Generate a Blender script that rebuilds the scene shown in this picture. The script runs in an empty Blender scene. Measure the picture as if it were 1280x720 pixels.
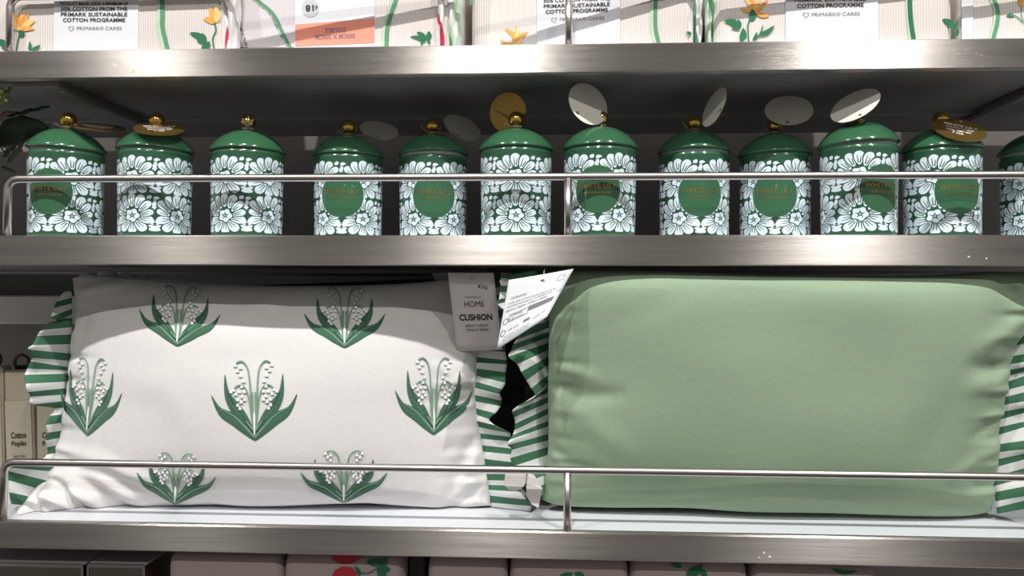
import bpy, math, random
import numpy as np
from mathutils import Vector, Matrix
from mathutils.bvhtree import BVHTree
random.seed(7)
SC = bpy.context.scene
COL = SC.collection

# ------------------------------------------------------------------ camera
F_PX, YAW, PIT, ROL = 1019.5, 0.05293, 0.016295, 0.00373
H, D = 1.35, 0.85                       # eye height, distance from the shelf fronts (plane Y = 0)
cy_, sy_ = math.cos(YAW), math.sin(YAW); cp_, sp_ = math.cos(PIT), math.sin(PIT)
FW = Vector((-sy_*cp_, cy_*cp_, sp_)); R0 = Vector((cy_, sy_, 0)); U0 = R0.cross(FW)
RT = math.cos(ROL)*R0 + math.sin(ROL)*U0; UP = -math.sin(ROL)*R0 + math.cos(ROL)*U0
CAMP = Vector((0, -D, H))
cd = bpy.data.cameras.new('camera'); cam = bpy.data.objects.new('camera', cd); COL.objects.link(cam)
cd.sensor_width = 36; cd.lens = F_PX/1280*36; cd.clip_start = 0.02
cam.matrix_world = Matrix(((RT.x, UP.x, -FW.x, CAMP.x), (RT.y, UP.y, -FW.y, CAMP.y), (RT.z, UP.z, -FW.z, CAMP.z), (0, 0, 0, 1)))
SC.camera = cam
SC.view_settings.view_transform = 'Standard'; SC.view_settings.look = 'None'
SC.view_settings.gamma = 1; SC.view_settings.exposure = 0.0; SC.view_settings.use_curve_mapping = False

# ------------------------------------------------------------------ world and shop lighting
w = bpy.data.worlds.new('world'); SC.world = w; w.use_nodes = True
w.node_tree.nodes['Background'].inputs[0].default_value = (1.0, 0.95, 0.90, 1)
w.node_tree.nodes['Background'].inputs[1].default_value = 0.26
def spot(name, loc, aim, power, col=(1, .975, .95), size=62, rad=.03, blend=.6):
    l = bpy.data.lights.new(name, 'SPOT'); l.energy = power; l.color = col
    l.spot_size = math.radians(size); l.spot_blend = blend; l.shadow_soft_size = rad
    o = bpy.data.objects.new(name, l); COL.objects.link(o); o.location = loc
    o.rotation_euler = (Vector(aim)-Vector(loc)).to_track_quat('-Z', 'Y').to_euler()
    return o
# front row of the ceiling track: steep key lights
for lx, pw in ((-1.42, 74), (-.18, 102), (.98, 106)):
    spot('ceiling_spotlight', (lx, -1.3, 3.16), (lx*.35, 0.05, 1.3), pw)
# second track further back in the aisle: shallower, weaker
for lx, pw in ((-.45, 62), (1.5, 66)):
    spot('aisle_spotlight', (lx, -2.7, 3.2), (lx*.25, 0.05, 1.3), pw, size=50)

# ------------------------------------------------------------------ pixel -> place helpers
def ray(px, py):
    return FW + RT*((px-640)/F_PX) + UP*(-(py-360)/F_PX)
def at(px, py, Y):
    d = ray(px, py); t = (Y+D)/d.y
    return CAMP + d*t
def depth(P): return (P-CAMP).dot(FW)
Z1T, Z1B = H+.2694, H+.2386            # top shelf
Z2T, Z2B = H+.0691, H+.0373            # candle shelf
Z3T, Z3B = H-.2388, H-.2673            # cushion shelf
Z4T = H-.52                            # lowest shelf, below the frame

# ------------------------------------------------------------------ object helpers
def tag(o, label=None, cat=None, group=None, kind=None):
    if label: o['label'] = label
    if cat: o['category'] = cat
    if group: o['group'] = group
    if kind: o['kind'] = kind
    return o
def empty(name, loc, rz=0):
    o = bpy.data.objects.new(name, None); COL.objects.link(o); o.empty_display_size = .02
    o.location = loc; o.rotation_euler = (0, 0, rz); return o
def wm(o):
    m = Matrix.Translation(o.location) @ o.rotation_euler.to_matrix().to_4x4()
    return (wm(o.parent) @ m) if o.parent else m
def mk(name, V, Fc, mats, parent=None, smooth=True, mi=None, world=True):
    """one mesh object; V in world coordinates (converted to the parent's frame) unless world=False"""
    if parent is not None and world:
        inv = wm(parent).inverted(); V = [inv @ Vector(v) for v in V]
    me = bpy.data.meshes.new(name); me.from_pydata([tuple(v) for v in V], [], [tuple(f) for f in Fc])
    if not isinstance(mats, (list, tuple)): mats = [mats]
    for m in mats: me.materials.append(m)
    if mi is not None: me.polygons.foreach_set('material_index', np.array(mi, dtype=np.int32))
    if smooth: me.polygons.foreach_set('use_smooth', np.ones(len(me.polygons), bool))
    me.update()
    o = bpy.data.objects.new(name, me); COL.objects.link(o)
    if parent is not None: o.parent = parent
    return o
def solid(o, t, off=0):
    m = o.modifiers.new('thick', 'SOLIDIFY'); m.thickness = t; m.offset = off; return o
class MB:
    def __init__(s): s.V = []; s.F = []; s.M = []
    def add(s, V, Fc, m=0):
        n = len(s.V); s.V += [Vector(v) for v in V]; s.F += [tuple(i+n for i in f) for f in Fc]; s.M += [m]*len(Fc)
    def box(s, x0, x1, y0, y1, z0, z1, b=0.0, m=0, M=None):
        """box with chamfered edges"""
        if b <= 0:
            V = [(x, y, z) for z in (z0, z1) for y in (y0, y1) for x in (x0, x1)]
            Fc = [(0, 2, 3, 1), (4, 5, 7, 6), (0, 1, 5, 4), (2, 6, 7, 3), (0, 4, 6, 2), (1, 3, 7, 5)]
        else:
            V = []; idx = {}
            C = [(sx, sy, sz) for sx in (0, 1) for sy in (0, 1) for sz in (0, 1)]
            def cc(c, ax):
                lo = (x0, y0, z0); hi = (x1, y1, z1); p = []
                for k in range(3):
                    v = hi[k] if c[k] else lo[k]
                    if k != ax: v += -b if c[k] else b
                    p.append(v)
                return tuple(p)
            for c in C:
                for ax in range(3): idx[(c, ax)] = len(V); V.append(cc(c, ax))
            Fc = []
            for ax in range(3):
                o1, o2 = [k for k in range(3) if k != ax]
                for sd in (0, 1):
                    q = []
                    for a, bb in ((0, 0), (1, 0), (1, 1), (0, 1)):
                        c = [0, 0, 0]; c[ax] = sd; c[o1] = a; c[o2] = bb; q.append(idx[(tuple(c), ax)])
                    flip = (sd == 0) ^ (ax == 1)
                    Fc.append(tuple(q[::-1]) if flip else tuple(q))
            for ax in range(3):       # edges along ax
                o1, o2 = [k for k in range(3) if k != ax]
                for a in (0, 1):
                    for bb in (0, 1):
                        c0 = [0, 0, 0]; c0[o1] = a; c0[o2] = bb; c1 = list(c0); c1[ax] = 1
                        c0 = tuple(c0); c1 = tuple(c1)
                        Fc.append((idx[(c0, o1)], idx[(c1, o1)], idx[(c1, o2)], idx[(c0, o2)]))
            for c in C: Fc.append((idx[(c, 0)], idx[(c, 1)], idx[(c, 2)]))
        if M: V = [M @ Vector(v) for v in V]
        s.add(V, Fc, m)
    def tube(s, pts, r, n=12, m=0, caps=True, r2=None):
        pts = [Vector(p) for p in pts]; N = len(pts); V = []; Fc = []
        up = None
        for i, p in enumerate(pts):
            t = (pts[min(i+1, N-1)]-pts[max(i-1, 0)]).normalized()
            if up is None:
                a = Vector((0, 0, 1)) if abs(t.z) < .9 else Vector((0, 1, 0))
                up = (a - t*a.dot(t)).normalized()
            else: up = (up - t*up.dot(t)).normalized()
            sd = t.cross(up); rr = r if r2 is None else r+(r2-r)*i/(N-1)
            for k in range(n):
                a = 2*math.pi*k/n; V.append(p + up*math.cos(a)*rr + sd*math.sin(a)*rr)
        for i in range(N-1):
            for k in range(n):
                Fc.append((i*n+k, i*n+(k+1) % n, (i+1)*n+(k+1) % n, (i+1)*n+k))
        if caps: Fc.append(tuple(range(n))[::-1]); Fc.append(tuple((N-1)*n+k for k in range(n)))
        s.add(V, Fc, m)
    def lathe(s, prof, n=64, m=0, c=(0, 0, 0)):
        V = []; Fc = []
        for r, z in prof:
            for k in range(n):
                a = 2*math.pi*k/n; V.append((c[0]+r*math.cos(a), c[1]+r*math.sin(a), c[2]+z))
        for i in range(len(prof)-1):
            for k in range(n):
                Fc.append((i*n+k, i*n+(k+1) % n, (i+1)*n+(k+1) % n, (i+1)*n+k))
        s.add(V, Fc, m)
    def build(s, name, mats, parent=None, smooth=False, world=True):
        return mk(name, s.V, s.F, mats, parent, smooth, s.M, world)
def resample(pts, n):
    """catmull-rom through pts, n samples evenly spaced along the polyline"""
    P = np.array(pts, float); k = len(P)
    if k == 2: return P[0]+(P[1]-P[0])*np.linspace(0, 1, n)[:, None]
    L = np.r_[0, np.cumsum(np.linalg.norm(np.diff(P, axis=0), axis=1))]
    out = []
    for s in np.linspace(0, L[-1], n):
        i = min(max(np.searchsorted(L, s)-1, 0), k-2); t = (s-L[i])/(L[i+1]-L[i])
        p0 = P[max(i-1, 0)]; p1 = P[i]; p2 = P[i+1]; p3 = P[min(i+2, k-1)]
        m1 = (p2-p0)/2; m2 = (p3-p1)/2
        out.append((2*t**3-3*t**2+1)*p1+(t**3-2*t**2+t)*m1+(-2*t**3+3*t**2)*p2+(t**3-t**2)*m2)
    return np.array(out)

# ------------------------------------------------------------------ materials
def srgb(r, g, b):
    f = lambda c: (c/255/12.92) if c/255 <= .04045 else ((c/255+.055)/1.055)**2.4
    return (f(r), f(g), f(b), 1)
def mat(name, col, rough=.5, metal=0, **k):
    m = bpy.data.materials.new(name); m.use_nodes = True; p = m.node_tree.nodes['Principled BSDF']
    p.inputs['Base Color'].default_value = col if len(col) == 4 else (*col, 1)
    p.inputs['Roughness'].default_value = rough; p.inputs['Metallic'].default_value = metal
    for kk, v in k.items(): p.inputs[kk.replace('_', ' ')].default_value = v
    return m
def nt(m): return m.node_tree.nodes, m.node_tree.links, m.node_tree.nodes['Principled BSDF']
def coord(m, scale, kind='Object', rot=(0, 0, 0)):
    N, L, P = nt(m); t = N.new('ShaderNodeTexCoord'); mp = N.new('ShaderNodeMapping')
    mp.inputs['Scale'].default_value = scale; mp.inputs['Rotation'].default_value = rot
    L.new(t.outputs[kind], mp.inputs[0]); return mp.outputs[0]
def bump(m, src, strength, dist):
    N, L, P = nt(m); b = N.new('ShaderNodeBump'); b.inputs['Strength'].default_value = strength
    b.inputs['Distance'].default_value = dist; L.new(src, b.inputs['Height'])
    prev = P.inputs['Normal'].links[0].from_socket if P.inputs['Normal'].links else None
    if prev: L.new(prev, b.inputs['Normal'])
    L.new(b.outputs[0], P.inputs['Normal'])
def noise(m, vec, scale=1, detail=3, rough=.5):
    N, L, P = nt(m); n = N.new('ShaderNodeTexNoise'); n.inputs['Scale'].default_value = scale
    n.inputs['Detail'].default_value = detail; n.inputs['Roughness'].default_value = rough
    L.new(vec, n.inputs['Vector']); return n.outputs['Fac']
def ramp(m, src, a, b, c0, c1):
    N, L, P = nt(m); r = N.new('ShaderNodeValToRGB'); r.color_ramp.elements[0].position = a; r.color_ramp.elements[1].position = b
    r.color_ramp.elements[0].color = c0; r.color_ramp.elements[1].color = c1; L.new(src, r.inputs[0]); return r.outputs[0]
def fabric(name, col, amt=.0004, col2=None, sheen=.1):
    m = mat(name, col, .9); N, L, P = nt(m)
    P.inputs['Sheen Weight'].default_value = sheen
    v = coord(m, (1, 1, 1))
    n = noise(m, v, 900, 2); bump(m, n, .35, amt)
    n2 = noise(m, v, 130, 3); bump(m, n2, .3, amt*2.2)
    c = col if len(col) == 4 else (*col, 1)
    c1 = tuple(x*.93 for x in c[:3])+(1,)
    L.new(ramp(m, noise(m, coord(m, (300, 300, 900)), 1, 2), .3, .7, c1, c), P.inputs['Base Color'])
    return m
# brushed stainless steel
def brushed(name, col, r0, r1, aniso=.75):
    m = mat(name, col, .35, 1); N, L, P = nt(m)
    v = coord(m, (9, 400, 900))
    n = noise(m, v, 1, 5, .6)
    L.new(ramp(m, n, .3, .75, (r0,)*3+(1,), (r1,)*3+(1,)), P.inputs['Roughness'])
    big = noise(m, coord(m, (5, 40, 90)), 1, 4, .6)
    L.new(ramp(m, big, .3, .7, tuple(c*.72 for c in col[:3])+(1,), tuple(col[:3])+(1,)), P.inputs['Base Color'])
    P.inputs['Anisotropic'].default_value = aniso
    cx = N.new('ShaderNodeCombineXYZ'); cx.inputs[2].default_value = 1; L.new(cx.outputs[0], P.inputs['Tangent'])
    bump(m, n, .3, .0003)
    return m
STEEL = brushed('brushed_steel', (.54, .505, .47), .27, .34, 1.0)
TUBE = mat('satin_steel', (.62, .58, .56), .3, 1)
PAINT = mat('grey_painted_steel', srgb(128, 127, 126), .45)
PALE = mat('pale_painted_steel', srgb(214, 210, 200), .5)
TRAY = mat('white_tray', srgb(225, 228, 235), .35)
PANEL = mat('back_panel_paint', srgb(138, 133, 129), .7)
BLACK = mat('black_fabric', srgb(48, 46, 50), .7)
GLAZE = mat('green_glaze', srgb(54, 100, 70), .16, Coat_Weight=.4, Coat_Roughness=.06)
GREY_SEAL = mat('grey_seal', srgb(150, 158, 160), .3)
GOLD = mat('polished_gold', (.78, .50, .13), .14, 1)
FOIL = mat('gold_foil', (.62, .42, .12), .3, 1)
FOILTAG = mat('gold_card', (.42, .27, .07), .28, .85)
TAGTXT = mat('text_glint_pale', (.85, .83, .78), .5, 0)  # bright reflection on the tag lettering, put into a pale nonmetal colour
CARD = mat('cream_card', srgb(228, 224, 214), .8)
PAPER = mat('white_paper', srgb(222, 224, 228), .6)
INK = mat('black_ink', srgb(45, 44, 46), .7)
GINK = mat('grey_ink', srgb(120, 120, 124), .7)
STRING = mat('cotton_string', srgb(190, 185, 175), .8)
SALMON = mat('salmon_print', srgb(238, 150, 128), .6)
PALEDISC = mat('pale_grey_print', srgb(196, 199, 200), .6)
WHITE_F = fabric('white_cotton', srgb(228, 226, 224))
GREEN_F = fabric('sage_cotton', srgb(150, 172, 144), .0005)
ST_G = fabric('stripe_green', srgb(62, 112, 82), .0003)
ST_W = fabric('stripe_white', srgb(222, 224, 222), .0003)
EMB_G = fabric('green_thread', srgb(64, 108, 84), .0006, sheen=.3)
EMB_L = fabric('light_green_thread', srgb(122, 158, 132), .0006, sheen=.3)
EMB_D = fabric('dark_green_thread', srgb(44, 80, 64), .0006)
EMB_W = mat('white_thread', srgb(246, 248, 248), .6, Sheen_Weight=.3)
EMB_S = mat('outline_grey_thread', srgb(176, 184, 186), .7)  # grey outline stitched round the white bells

# ------------------------------------------------------------------ setting
m = MB(); m.box(-2.2, 2.2, .345, .365, 0, 2.3, .002); tag(m.build('wall_back', PANEL), kind='structure')
FLOORM = mat('floor_tile', srgb(96, 92, 88), .4); nv = noise(FLOORM, coord(FLOORM, (2, 2, 2)), 1, 4)
FLOORM.node_tree.links.new(ramp(FLOORM, nv, .3, .7, srgb(86, 82, 78), srgb(100, 96, 92)), nt(FLOORM)[2].inputs['Base Color'])
m = MB(); m.box(-3, 3, -4, .6, -.05, 0); tag(m.build('floor', FLOORM), kind='structure')

# ------------------------------------------------------------------ shelves
XL, XR = -1.0, 1.0
RAILX = at(11, 260, .01).x; POSTX = at(710, 260, .01).x
def shelf(zt, zb, label, rail=True, brackets=(), hookbar=False):
    r = tag(empty('metal_shelf', (0, .15, zb)), label, 'shelf')
    m = MB(); m.box(XL, XR, .0, .004, zb, zt, .0012)
    m.box(XL, XR, .004, .012, zt-.003, zt-.0002, .0008); m.box(XL, XR, .004, .012, zb+.0005, zb+.003, .0008)
    m.build('fascia', STEEL, r)
    m = MB(); m.box(XL, XR, .012, .30, zt-.012, zt-.0004, .0008); m.build('tray', TRAY, r)
    m = MB(); m.box(XL, XR, .012, .20, zb+.003, zt-.0125); m.box(XL, XR, .2, .305, zb-.002, zt-.0125, .001)
    m.build('underside_panel', PAINT, r)
    for (bx, bw) in brackets:
        m = MB(); m.box(bx-bw/2, bx+bw/2, .013, .30, zb-.006, zb+.003, .001)
        m.box(bx+(bw/2 if bx < 0 else -bw/2)-.004, bx+(bw/2 if bx < 0 else -bw/2)+.004, .02, .3, zb-.010, zb-.004, .001)
        m.build('bracket_arm', PAINT, r)
    if rail:
        rr = .0042; zr = zt+.0623; Y = .008; m = MB(); pts = [(RAILX, Y, zt), (RAILX, Y, zr-.012)]
        for k in range(1, 7):
            a = math.pi/2*k/6; pts.append((RAILX+.012-.012*math.cos(a), Y, zr-.012+.012*math.sin(a)))
        pts += [(x, Y, zr) for x in np.linspace(RAILX+.03, XR, 12)]
        m.tube(pts, rr, 16); rl = m.build('guard_rail', TUBE, r, smooth=True)
        m = MB(); m.tube([(POSTX, Y, zt-.001), (POSTX, Y, zr-.002)], .0040, 16); m.build('rail_post', TUBE, rl, smooth=True)
    return r
BL = at(36, 101, .0).x
shelf(Z1T, Z1B, 'brushed steel shelf at the top, holding the folded bedding packs', True, ((BL-.002, .052), (at(1300, 120, .05).x+.03, .05)))
shelf(Z2T, Z2B, 'brushed steel shelf in the middle, holding the row of green candle jars', True, ((BL-.3, .03),))
shelf(Z3T, Z3B, 'brushed steel shelf under the white and the sage green cushions', True, ((.9, .04),))
FLK = mat('dried_white_fleck', srgb(225, 222, 215), .8)
sh_ = {int(round(o.location.z*1000)): o for o in bpy.data.objects if o.name.startswith('metal_shelf')}
for (zz, sp) in ((Z1B, ((143, 81, 3.6, 1.3, .6), (165, 88.5, 2.2, 1.6, -.3))), (Z2B, ((1211, 321, 1.6, 1, 0), (1233, 323, 1.3, 1.1, 0))), (Z3B, ((955, 691, 1.6, 1.5, 0), (962, 696, 2.4, 1.5, .5), (949, 697, 1.2, 1, 0)))):
    m = MB()
    for (px, py, a_, b_, ro) in sp:
        V = []
        for k in range(12):
            t_ = 2*math.pi*k/12; q = 1+.3*math.sin(3*t_+px); x_ = a_*q*math.cos(t_); y_ = b_*q*math.sin(t_)
            V.append(at(px+x_*math.cos(ro)-y_*math.sin(ro), py+x_*math.sin(ro)+y_*math.cos(ro), -.0003))
        m.add(V, [tuple(range(12))])
    m.build('dried_fleck', FLK, sh_[int(round(zz*1000))])
r = tag(empty('metal_shelf', (0, .15, Z4T-.03)), 'lowest shelf under the mirrored boxes and dim folded linens', 'shelf')
m = MB(); m.box(XL, XR, 0, .004, Z4T-.03, Z4T, .001); m.build('fascia', STEEL, r)
m = MB(); m.box(XL, XR, .004, .34, Z4T-.012, Z4T-.0004, .001); m.build('tray', TRAY, r)
# pale cross beam seen behind the cushions at the left, fixed to the back panel
m = MB()
a = at(-60, 369, .27); b = at(118, 369, .27)
m.box(a.x, b.x, .27, .345, at(0, 405, .27).z, a.z, .002)
tag(m.build('cross_beam', PALE), 'pale painted cross beam behind the left cushion, below the candle shelf', 'beam')
# uprights that carry the shelves, mostly out of view
for ux in (XL-.021, XR+.021):
    m = MB(); m.box(ux-.02, ux+.02, .2, .344, .0005, 2.25, .002)
    tag(m.build('shelf_upright', PAINT), 'grey upright post carrying the shelves at their %s end' % ('left' if ux < 0 else 'right'), 'post', 'shelf uprights')

# ------------------------------------------------------------------ text
def text2d(s, w=None, h=None, bold=0.0, spacing=1.0):
    cu = bpy.data.curves.new('t', 'FONT'); cu.body = s; cu.size = 1; cu.align_x = 'CENTER'; cu.align_y = 'CENTER'
    cu.offset = bold; cu.space_character = spacing; cu.resolution_u = 3
    o = bpy.data.objects.new('t', cu); COL.objects.link(o)
    dg = bpy.context.evaluated_depsgraph_get(); dg.update()
    me = bpy.data.meshes.new_from_object(o.evaluated_get(dg))
    V = np.array([v.co[:2] for v in me.vertices]); Fc = [tuple(p.vertices) for p in me.polygons]
    bpy.data.objects.remove(o); bpy.data.curves.remove(cu); bpy.data.meshes.remove(me)
    lo = V.min(0); hi = V.max(0); V = V-(lo+hi)/2; sz = hi-lo
    sx = (w/sz[0]) if w else h/sz[1]; sy = (h/sz[1]) if h else sx
    return V*np.array([sx, sy]), Fc

# ------------------------------------------------------------------ candle jars
RB, RL, HB = .0400, .0420, .0985
def flower_mask(u, v):
    """white printed flower in a unit tile (u, v in -.5...5): petals, leaves and the cut strokes between them"""
    W = np.zeros(u.shape, bool); C = np.zeros(u.shape, bool)
    cx, cy = 0.0, -.07
    def petal(ang, dist, la, lb, strokes=2, turn=0.0, flat=.35):
        nonlocal W, C
        a = math.radians(ang); dx, dy = u-(cx+dist*math.cos(a)), v-(cy+dist*math.sin(a)); a += math.radians(turn)
        s = dx*math.cos(a)+dy*math.sin(a); t = -dx*math.sin(a)+dy*math.cos(a)
        wdt = lb*(1+flat*s/la)
        e = (s/la)**2+(t/wdt)**2; g = 1.0+.028/lb
        gap = (e < g*g) & (e >= 1)
        W &= ~gap; C &= ~(e < g*g)
        W |= e < 1
        for k in range(strokes):
            o = (k-(strokes-1)/2)*lb*.62
            C |= (np.abs(t-o*(1+.5*s/la)) < .0095*(1-s/la*.6)) & (s > -la*.75) & (s < la*(.45 if k % 2 else .2))
    # outer leaves and corner fillers first, petals over them
    for ang, ds, la, lb, tn in ((40, .56, .17, .06, 18), (52, .52, .17, .055, 0), (30, .52, .17, .06, 35), (140, .57, .17, .075, -25), (156, .52, .17, .07, -45),
                                (-38, .55, .17, .085, 25), (-142, .55, .17, .085, -25), (-20, .50, .15, .07, 0), (-160, .50, .15, .07, 0)):
        petal(ang, ds, la, lb, 1, tn, .2)
    for ang, ds, la, lb in ((-90, .33, .17, .105), (-125, .345, .18, .105), (-56, .345, .18, .105), (-160, .33, .17, .10), (-20, .33, .17, .10),
                            (166, .34, .15, .08), (10, .34, .15, .08), (140, .40, .19, .095), (116, .41, .19, .095), (92, .42, .18, .10), (66, .41, .19, .10), (40, .38, .18, .085)):
        petal(ang, ds, la, lb, 2, 10*math.cos(math.radians(ang)))
    C |= (np.abs(np.abs(u)-.5)*1.0+np.abs(v+.30)*1.2 < .055) | (np.abs(np.abs(u)-.5)*1.2+np.abs(v-.5) < .05)
    dx, dy = u-cx, v-cy; rr = np.hypot(dx, dy); th = np.arctan2(dy, dx)
    lob = .165*(1+.13*np.cos(5*th+.6))
    ring = (rr < lob+.032) & (rr >= lob)
    core = rr < lob
    W |= core; C &= ~core; C |= ring
    for k in range(5):
        a = 2*math.pi*k/5+.35; t = -dx*math.sin(a)+dy*math.cos(a); s = dx*math.cos(a)+dy*math.sin(a)
        C |= (np.abs(t) < .012*(1.4-s/.14)) & (s > .015) & (s < .11)
    C |= (np.abs(rr-.045) < .008)
    return W & ~C
def make_body():
    NU, NV = 900, 330
    V = np.zeros((NV+1, NU, 3)); zs = np.linspace(.0035, HB-.004, NV+1)
    th = 2*np.pi*np.arange(NU)/NU
    rad = RB*(1-.035*np.clip(1-zs/HB, 0, 1)**1.0)
    V[:, :, 0] = rad[:, None]*np.cos(th); V[:, :, 1] = rad[:, None]*np.sin(th); V[:, :, 2] = zs[:, None]
    T, Zg = np.meshgrid(th, zs)
    col = np.zeros(T.shape)
    ss = [(-.25, -.25), (.25, -.25), (-.25, .25), (.25, .25)]
    du = 2*np.pi/NU; dv = zs[1]-zs[0]
    z0, z1 = .0055, HB-.0085; rowh = (z1-z0)/2
    for a, b in ss:
        u = (((T+a*du)/(2*np.pi)*5) % 1)-.5            # five repeats round the jar
        zz = (Zg+b*dv-z0)/rowh; row = np.floor(zz); v = zz-row-.5
        ok = (zz > 0) & (zz < 2)
        m1 = flower_mask(u*1.02, v*1.06) | flower_mask((u-1)*1.02, v*1.06) | flower_mask((u+1)*1.02, v*1.06)
        col += (m1 & ok)*.25
    gr = np.array(srgb(44, 84, 62)[:3]); wh = np.array(srgb(224, 238, 246)[:3])
    C = gr+(wh-gr)*col[..., None]
    i = np.arange(NV*NU).reshape(NV, NU); j = np.roll(i, -1, axis=1)
    Fc = np.stack([i, j, j+NU, i+NU], -1).reshape(-1, 4)
    Vt = V.reshape(-1, 3).tolist(); nb = len(Vt); Fl = Fc.tolist()
    # rounded foot and shoulder
    extra = []
    def ringv(r, z):
        nonlocal Vt
        st = len(Vt); Vt += [[r*math.cos(t), r*math.sin(t), z] for t in th[::5]]; return st
    me = bpy.data.meshes.new('jar_body'); me.from_pydata(Vt, [], Fl)
    ca = me.color_attributes.new('glaze', 'FLOAT_COLOR', 'POINT')
    full = np.ones((nb, 4), np.float32); full[:, :3] = C.reshape(-1, 3); ca.data.foreach_set('color', full.ravel())
    me.polygons.foreach_set('use_smooth', np.ones(len(me.polygons), bool))
    m = mat('printed_glaze', (.1, .3, .2), .22, Coat_Weight=.5, Coat_Roughness=.08); N, L, P = nt(m)
    at_ = N.new('ShaderNodeAttribute'); at_.attribute_name = 'glaze'; L.new(at_.outputs['Color'], P.inputs['Base Color'])
    me.materials.append(m); me.update()
    return me
body_me = make_body()
def jar_proto():
    r = empty('candle_jar', (0, 0, 0))
    o = bpy.data.objects.new('jar_body', body_me); COL.objects.link(o); o.parent = r
    m = MB(); rb = RB*.966
    m.lathe([(0.0001, .001), (rb-.006, .0), (rb-.002, .0008), (rb-.0003, .002), (rb, .0036)], 72)          # foot
    m.build('foot_ring', GLAZE, r, True)
    m = MB(); m.lathe([(RB, HB-.0042), (RB-.0002, HB-.002), (RB-.0012, HB-.0008), (RB-.004, HB-.0003), (RB-.0045, HB-.004), (RB-.0045, .01)], 72)
    m.build('jar_rim', GLAZE, r, True)
    # lid, its own frame at the rim so it can sit tilted
    ld = empty('lid', (0, 0, HB)); ld.parent = r
    bpy.data.objects.remove(ld)
    m = MB(); prof = [(RL-.006, .0002), (RL-.001, .0002), (RL, .001), (RL, .0017), (RL-.0008, .0038)]
    hd = .0228; Rs = ((RL-.0008)**2+hd*hd)/(2*hd); am = math.asin((RL-.0008)/Rs)
    for k in range(1, 23):
        a = am*(1-k/22); prof.append((max(.0001, Rs*math.sin(a)), .0038+Rs*math.cos(a)-(Rs-hd)))
    m.lathe(prof, 80); ld = m.build('lid', GLAZE, r, True); ld.location = (0, 0, HB)
    m = MB(); m.lathe([(RB-.006, -.006), (RB-.0032, -.0045), (RB-.0022, -.002), (RB-.0020, .0), (RL-.005, .0012)], 72); m.build('seal_ring', GREY_SEAL, ld, True, world=False)
    m = MB(); pr = [(.0001, .0255), (.0052, .0257), (.0056, .0268), (.0042, .0276), (.0040, .0285)]
    for k in range(3, 19):
        a = math.pi*k/18; pr.append((max(.0092*math.sin(a), .0001), .0362-.0092*math.cos(a)))
    m.lathe(pr, 40); m.build('knob', GOLD, ld, True, world=False)
    return r, ld
proto, proto_lid = jar_proto()
def cyl_patch(parent):
    """round green label with gold lettering, wrapped on the jar at azimuth 0 (+X)"""
    R = .0255; zc = .0505; off = .0004
    V = []; Fc = []; nr, na = 8, 48
    f = lambda a, z, o=off: ((RB*(1-.035*(1-z/HB))+o)*math.cos(a/RB), (RB*(1-.035*(1-z/HB))+o)*math.sin(a/RB), z)
    V.append(f(0, zc))
    for i in range(1, nr+1):
        for k in range(na):
            a = 2*math.pi*k/na; V.append(f(R*i/nr*math.cos(a), zc+R*i/nr*math.sin(a)))
    for k in range(na):
        Fc.append((0, 1+k, 1+(k+1) % na))
        for i in range(nr-1):
            b = 1+i*na; Fc.append((b+k, b+na+k, b+na+(k+1) % na, b+(k+1) % na))
    lb = mk('label', V, Fc, GLAZE, parent, world=False)
    TV = []; TF = []
    for s, ww, hh, z in (('WHITE LILY', .0405, .0052, .0540), ('SCENTED CANDLE', .0285, .0023, .0468)):
        v2, f2 = text2d(s, ww, hh, .012, 1.1); n = len(TV)
        TV += [f(p[0], z+p[1], .0008) for p in v2]; TF += [tuple(i+n for i in q) for q in f2]
    t = mk('label_text', TV, TF, FOIL, lb, world=False, smooth=False)
    return lb
proto_label = cyl_patch(None)
proto_label.parent = None
label_parts = [proto_label] + list(proto_label.children)

jars = [ # centre px, lid width px, label offset px (None = none), lid tilt (x,y deg), lift, description
 (83, 101, -22, (1.5, 3.2), .0030, 'green and white patterned candle jar, leftmost in the row beside the dark leaves'),
 (194, 100, None, (0, 1.6), .0012, 'patterned candle jar second from left, bronze round tag lying across its lid'),
 (309, 94, None, (0, 0), 0, 'patterned candle jar third from left, string knotted at its knob, no tag or label showing'),
 (435.5, 88.5, -8, (0, 0), 0, 'candle jar fourth from left, pale tag lying low behind its lid at the right'),
 (541.5, 87, 1, (-1, -1.5), .0026, 'candle jar fifth from left with a drooping pale tag and grey ring under its lid'),
 (645, 91, None, (0, 0), 0, 'candle jar with a gold round tag standing behind its knob, sixth from left'),
 (750, 94, -3, (0, 0), 0, 'candle jar right of the middle rail post, large pale tag standing up over its lid'),
 (867.5, 91, 8, (-1, 0), .0022, 'candle jar eighth from left with a narrow pale tag leaning right of its gold knob'),
 (968.5, 93, 0, (0, 0), 0, 'candle jar ninth from left with a wide pale oval tag hiding its knob'),
 (1073, 102, 30, (1, -2.6), .0030, 'candle jar tenth from left, label turned right, raised lid and pale tag slanting up right'),
 (1177, 104, 22, (0, 0), 0, 'candle jar near the right end, bronze lettered tag over the right of its lid'),
 (1298, 105, None, (0, 2.5), .0030, 'candle jar cut off by the right edge of the picture, last in the row'),
]
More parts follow.
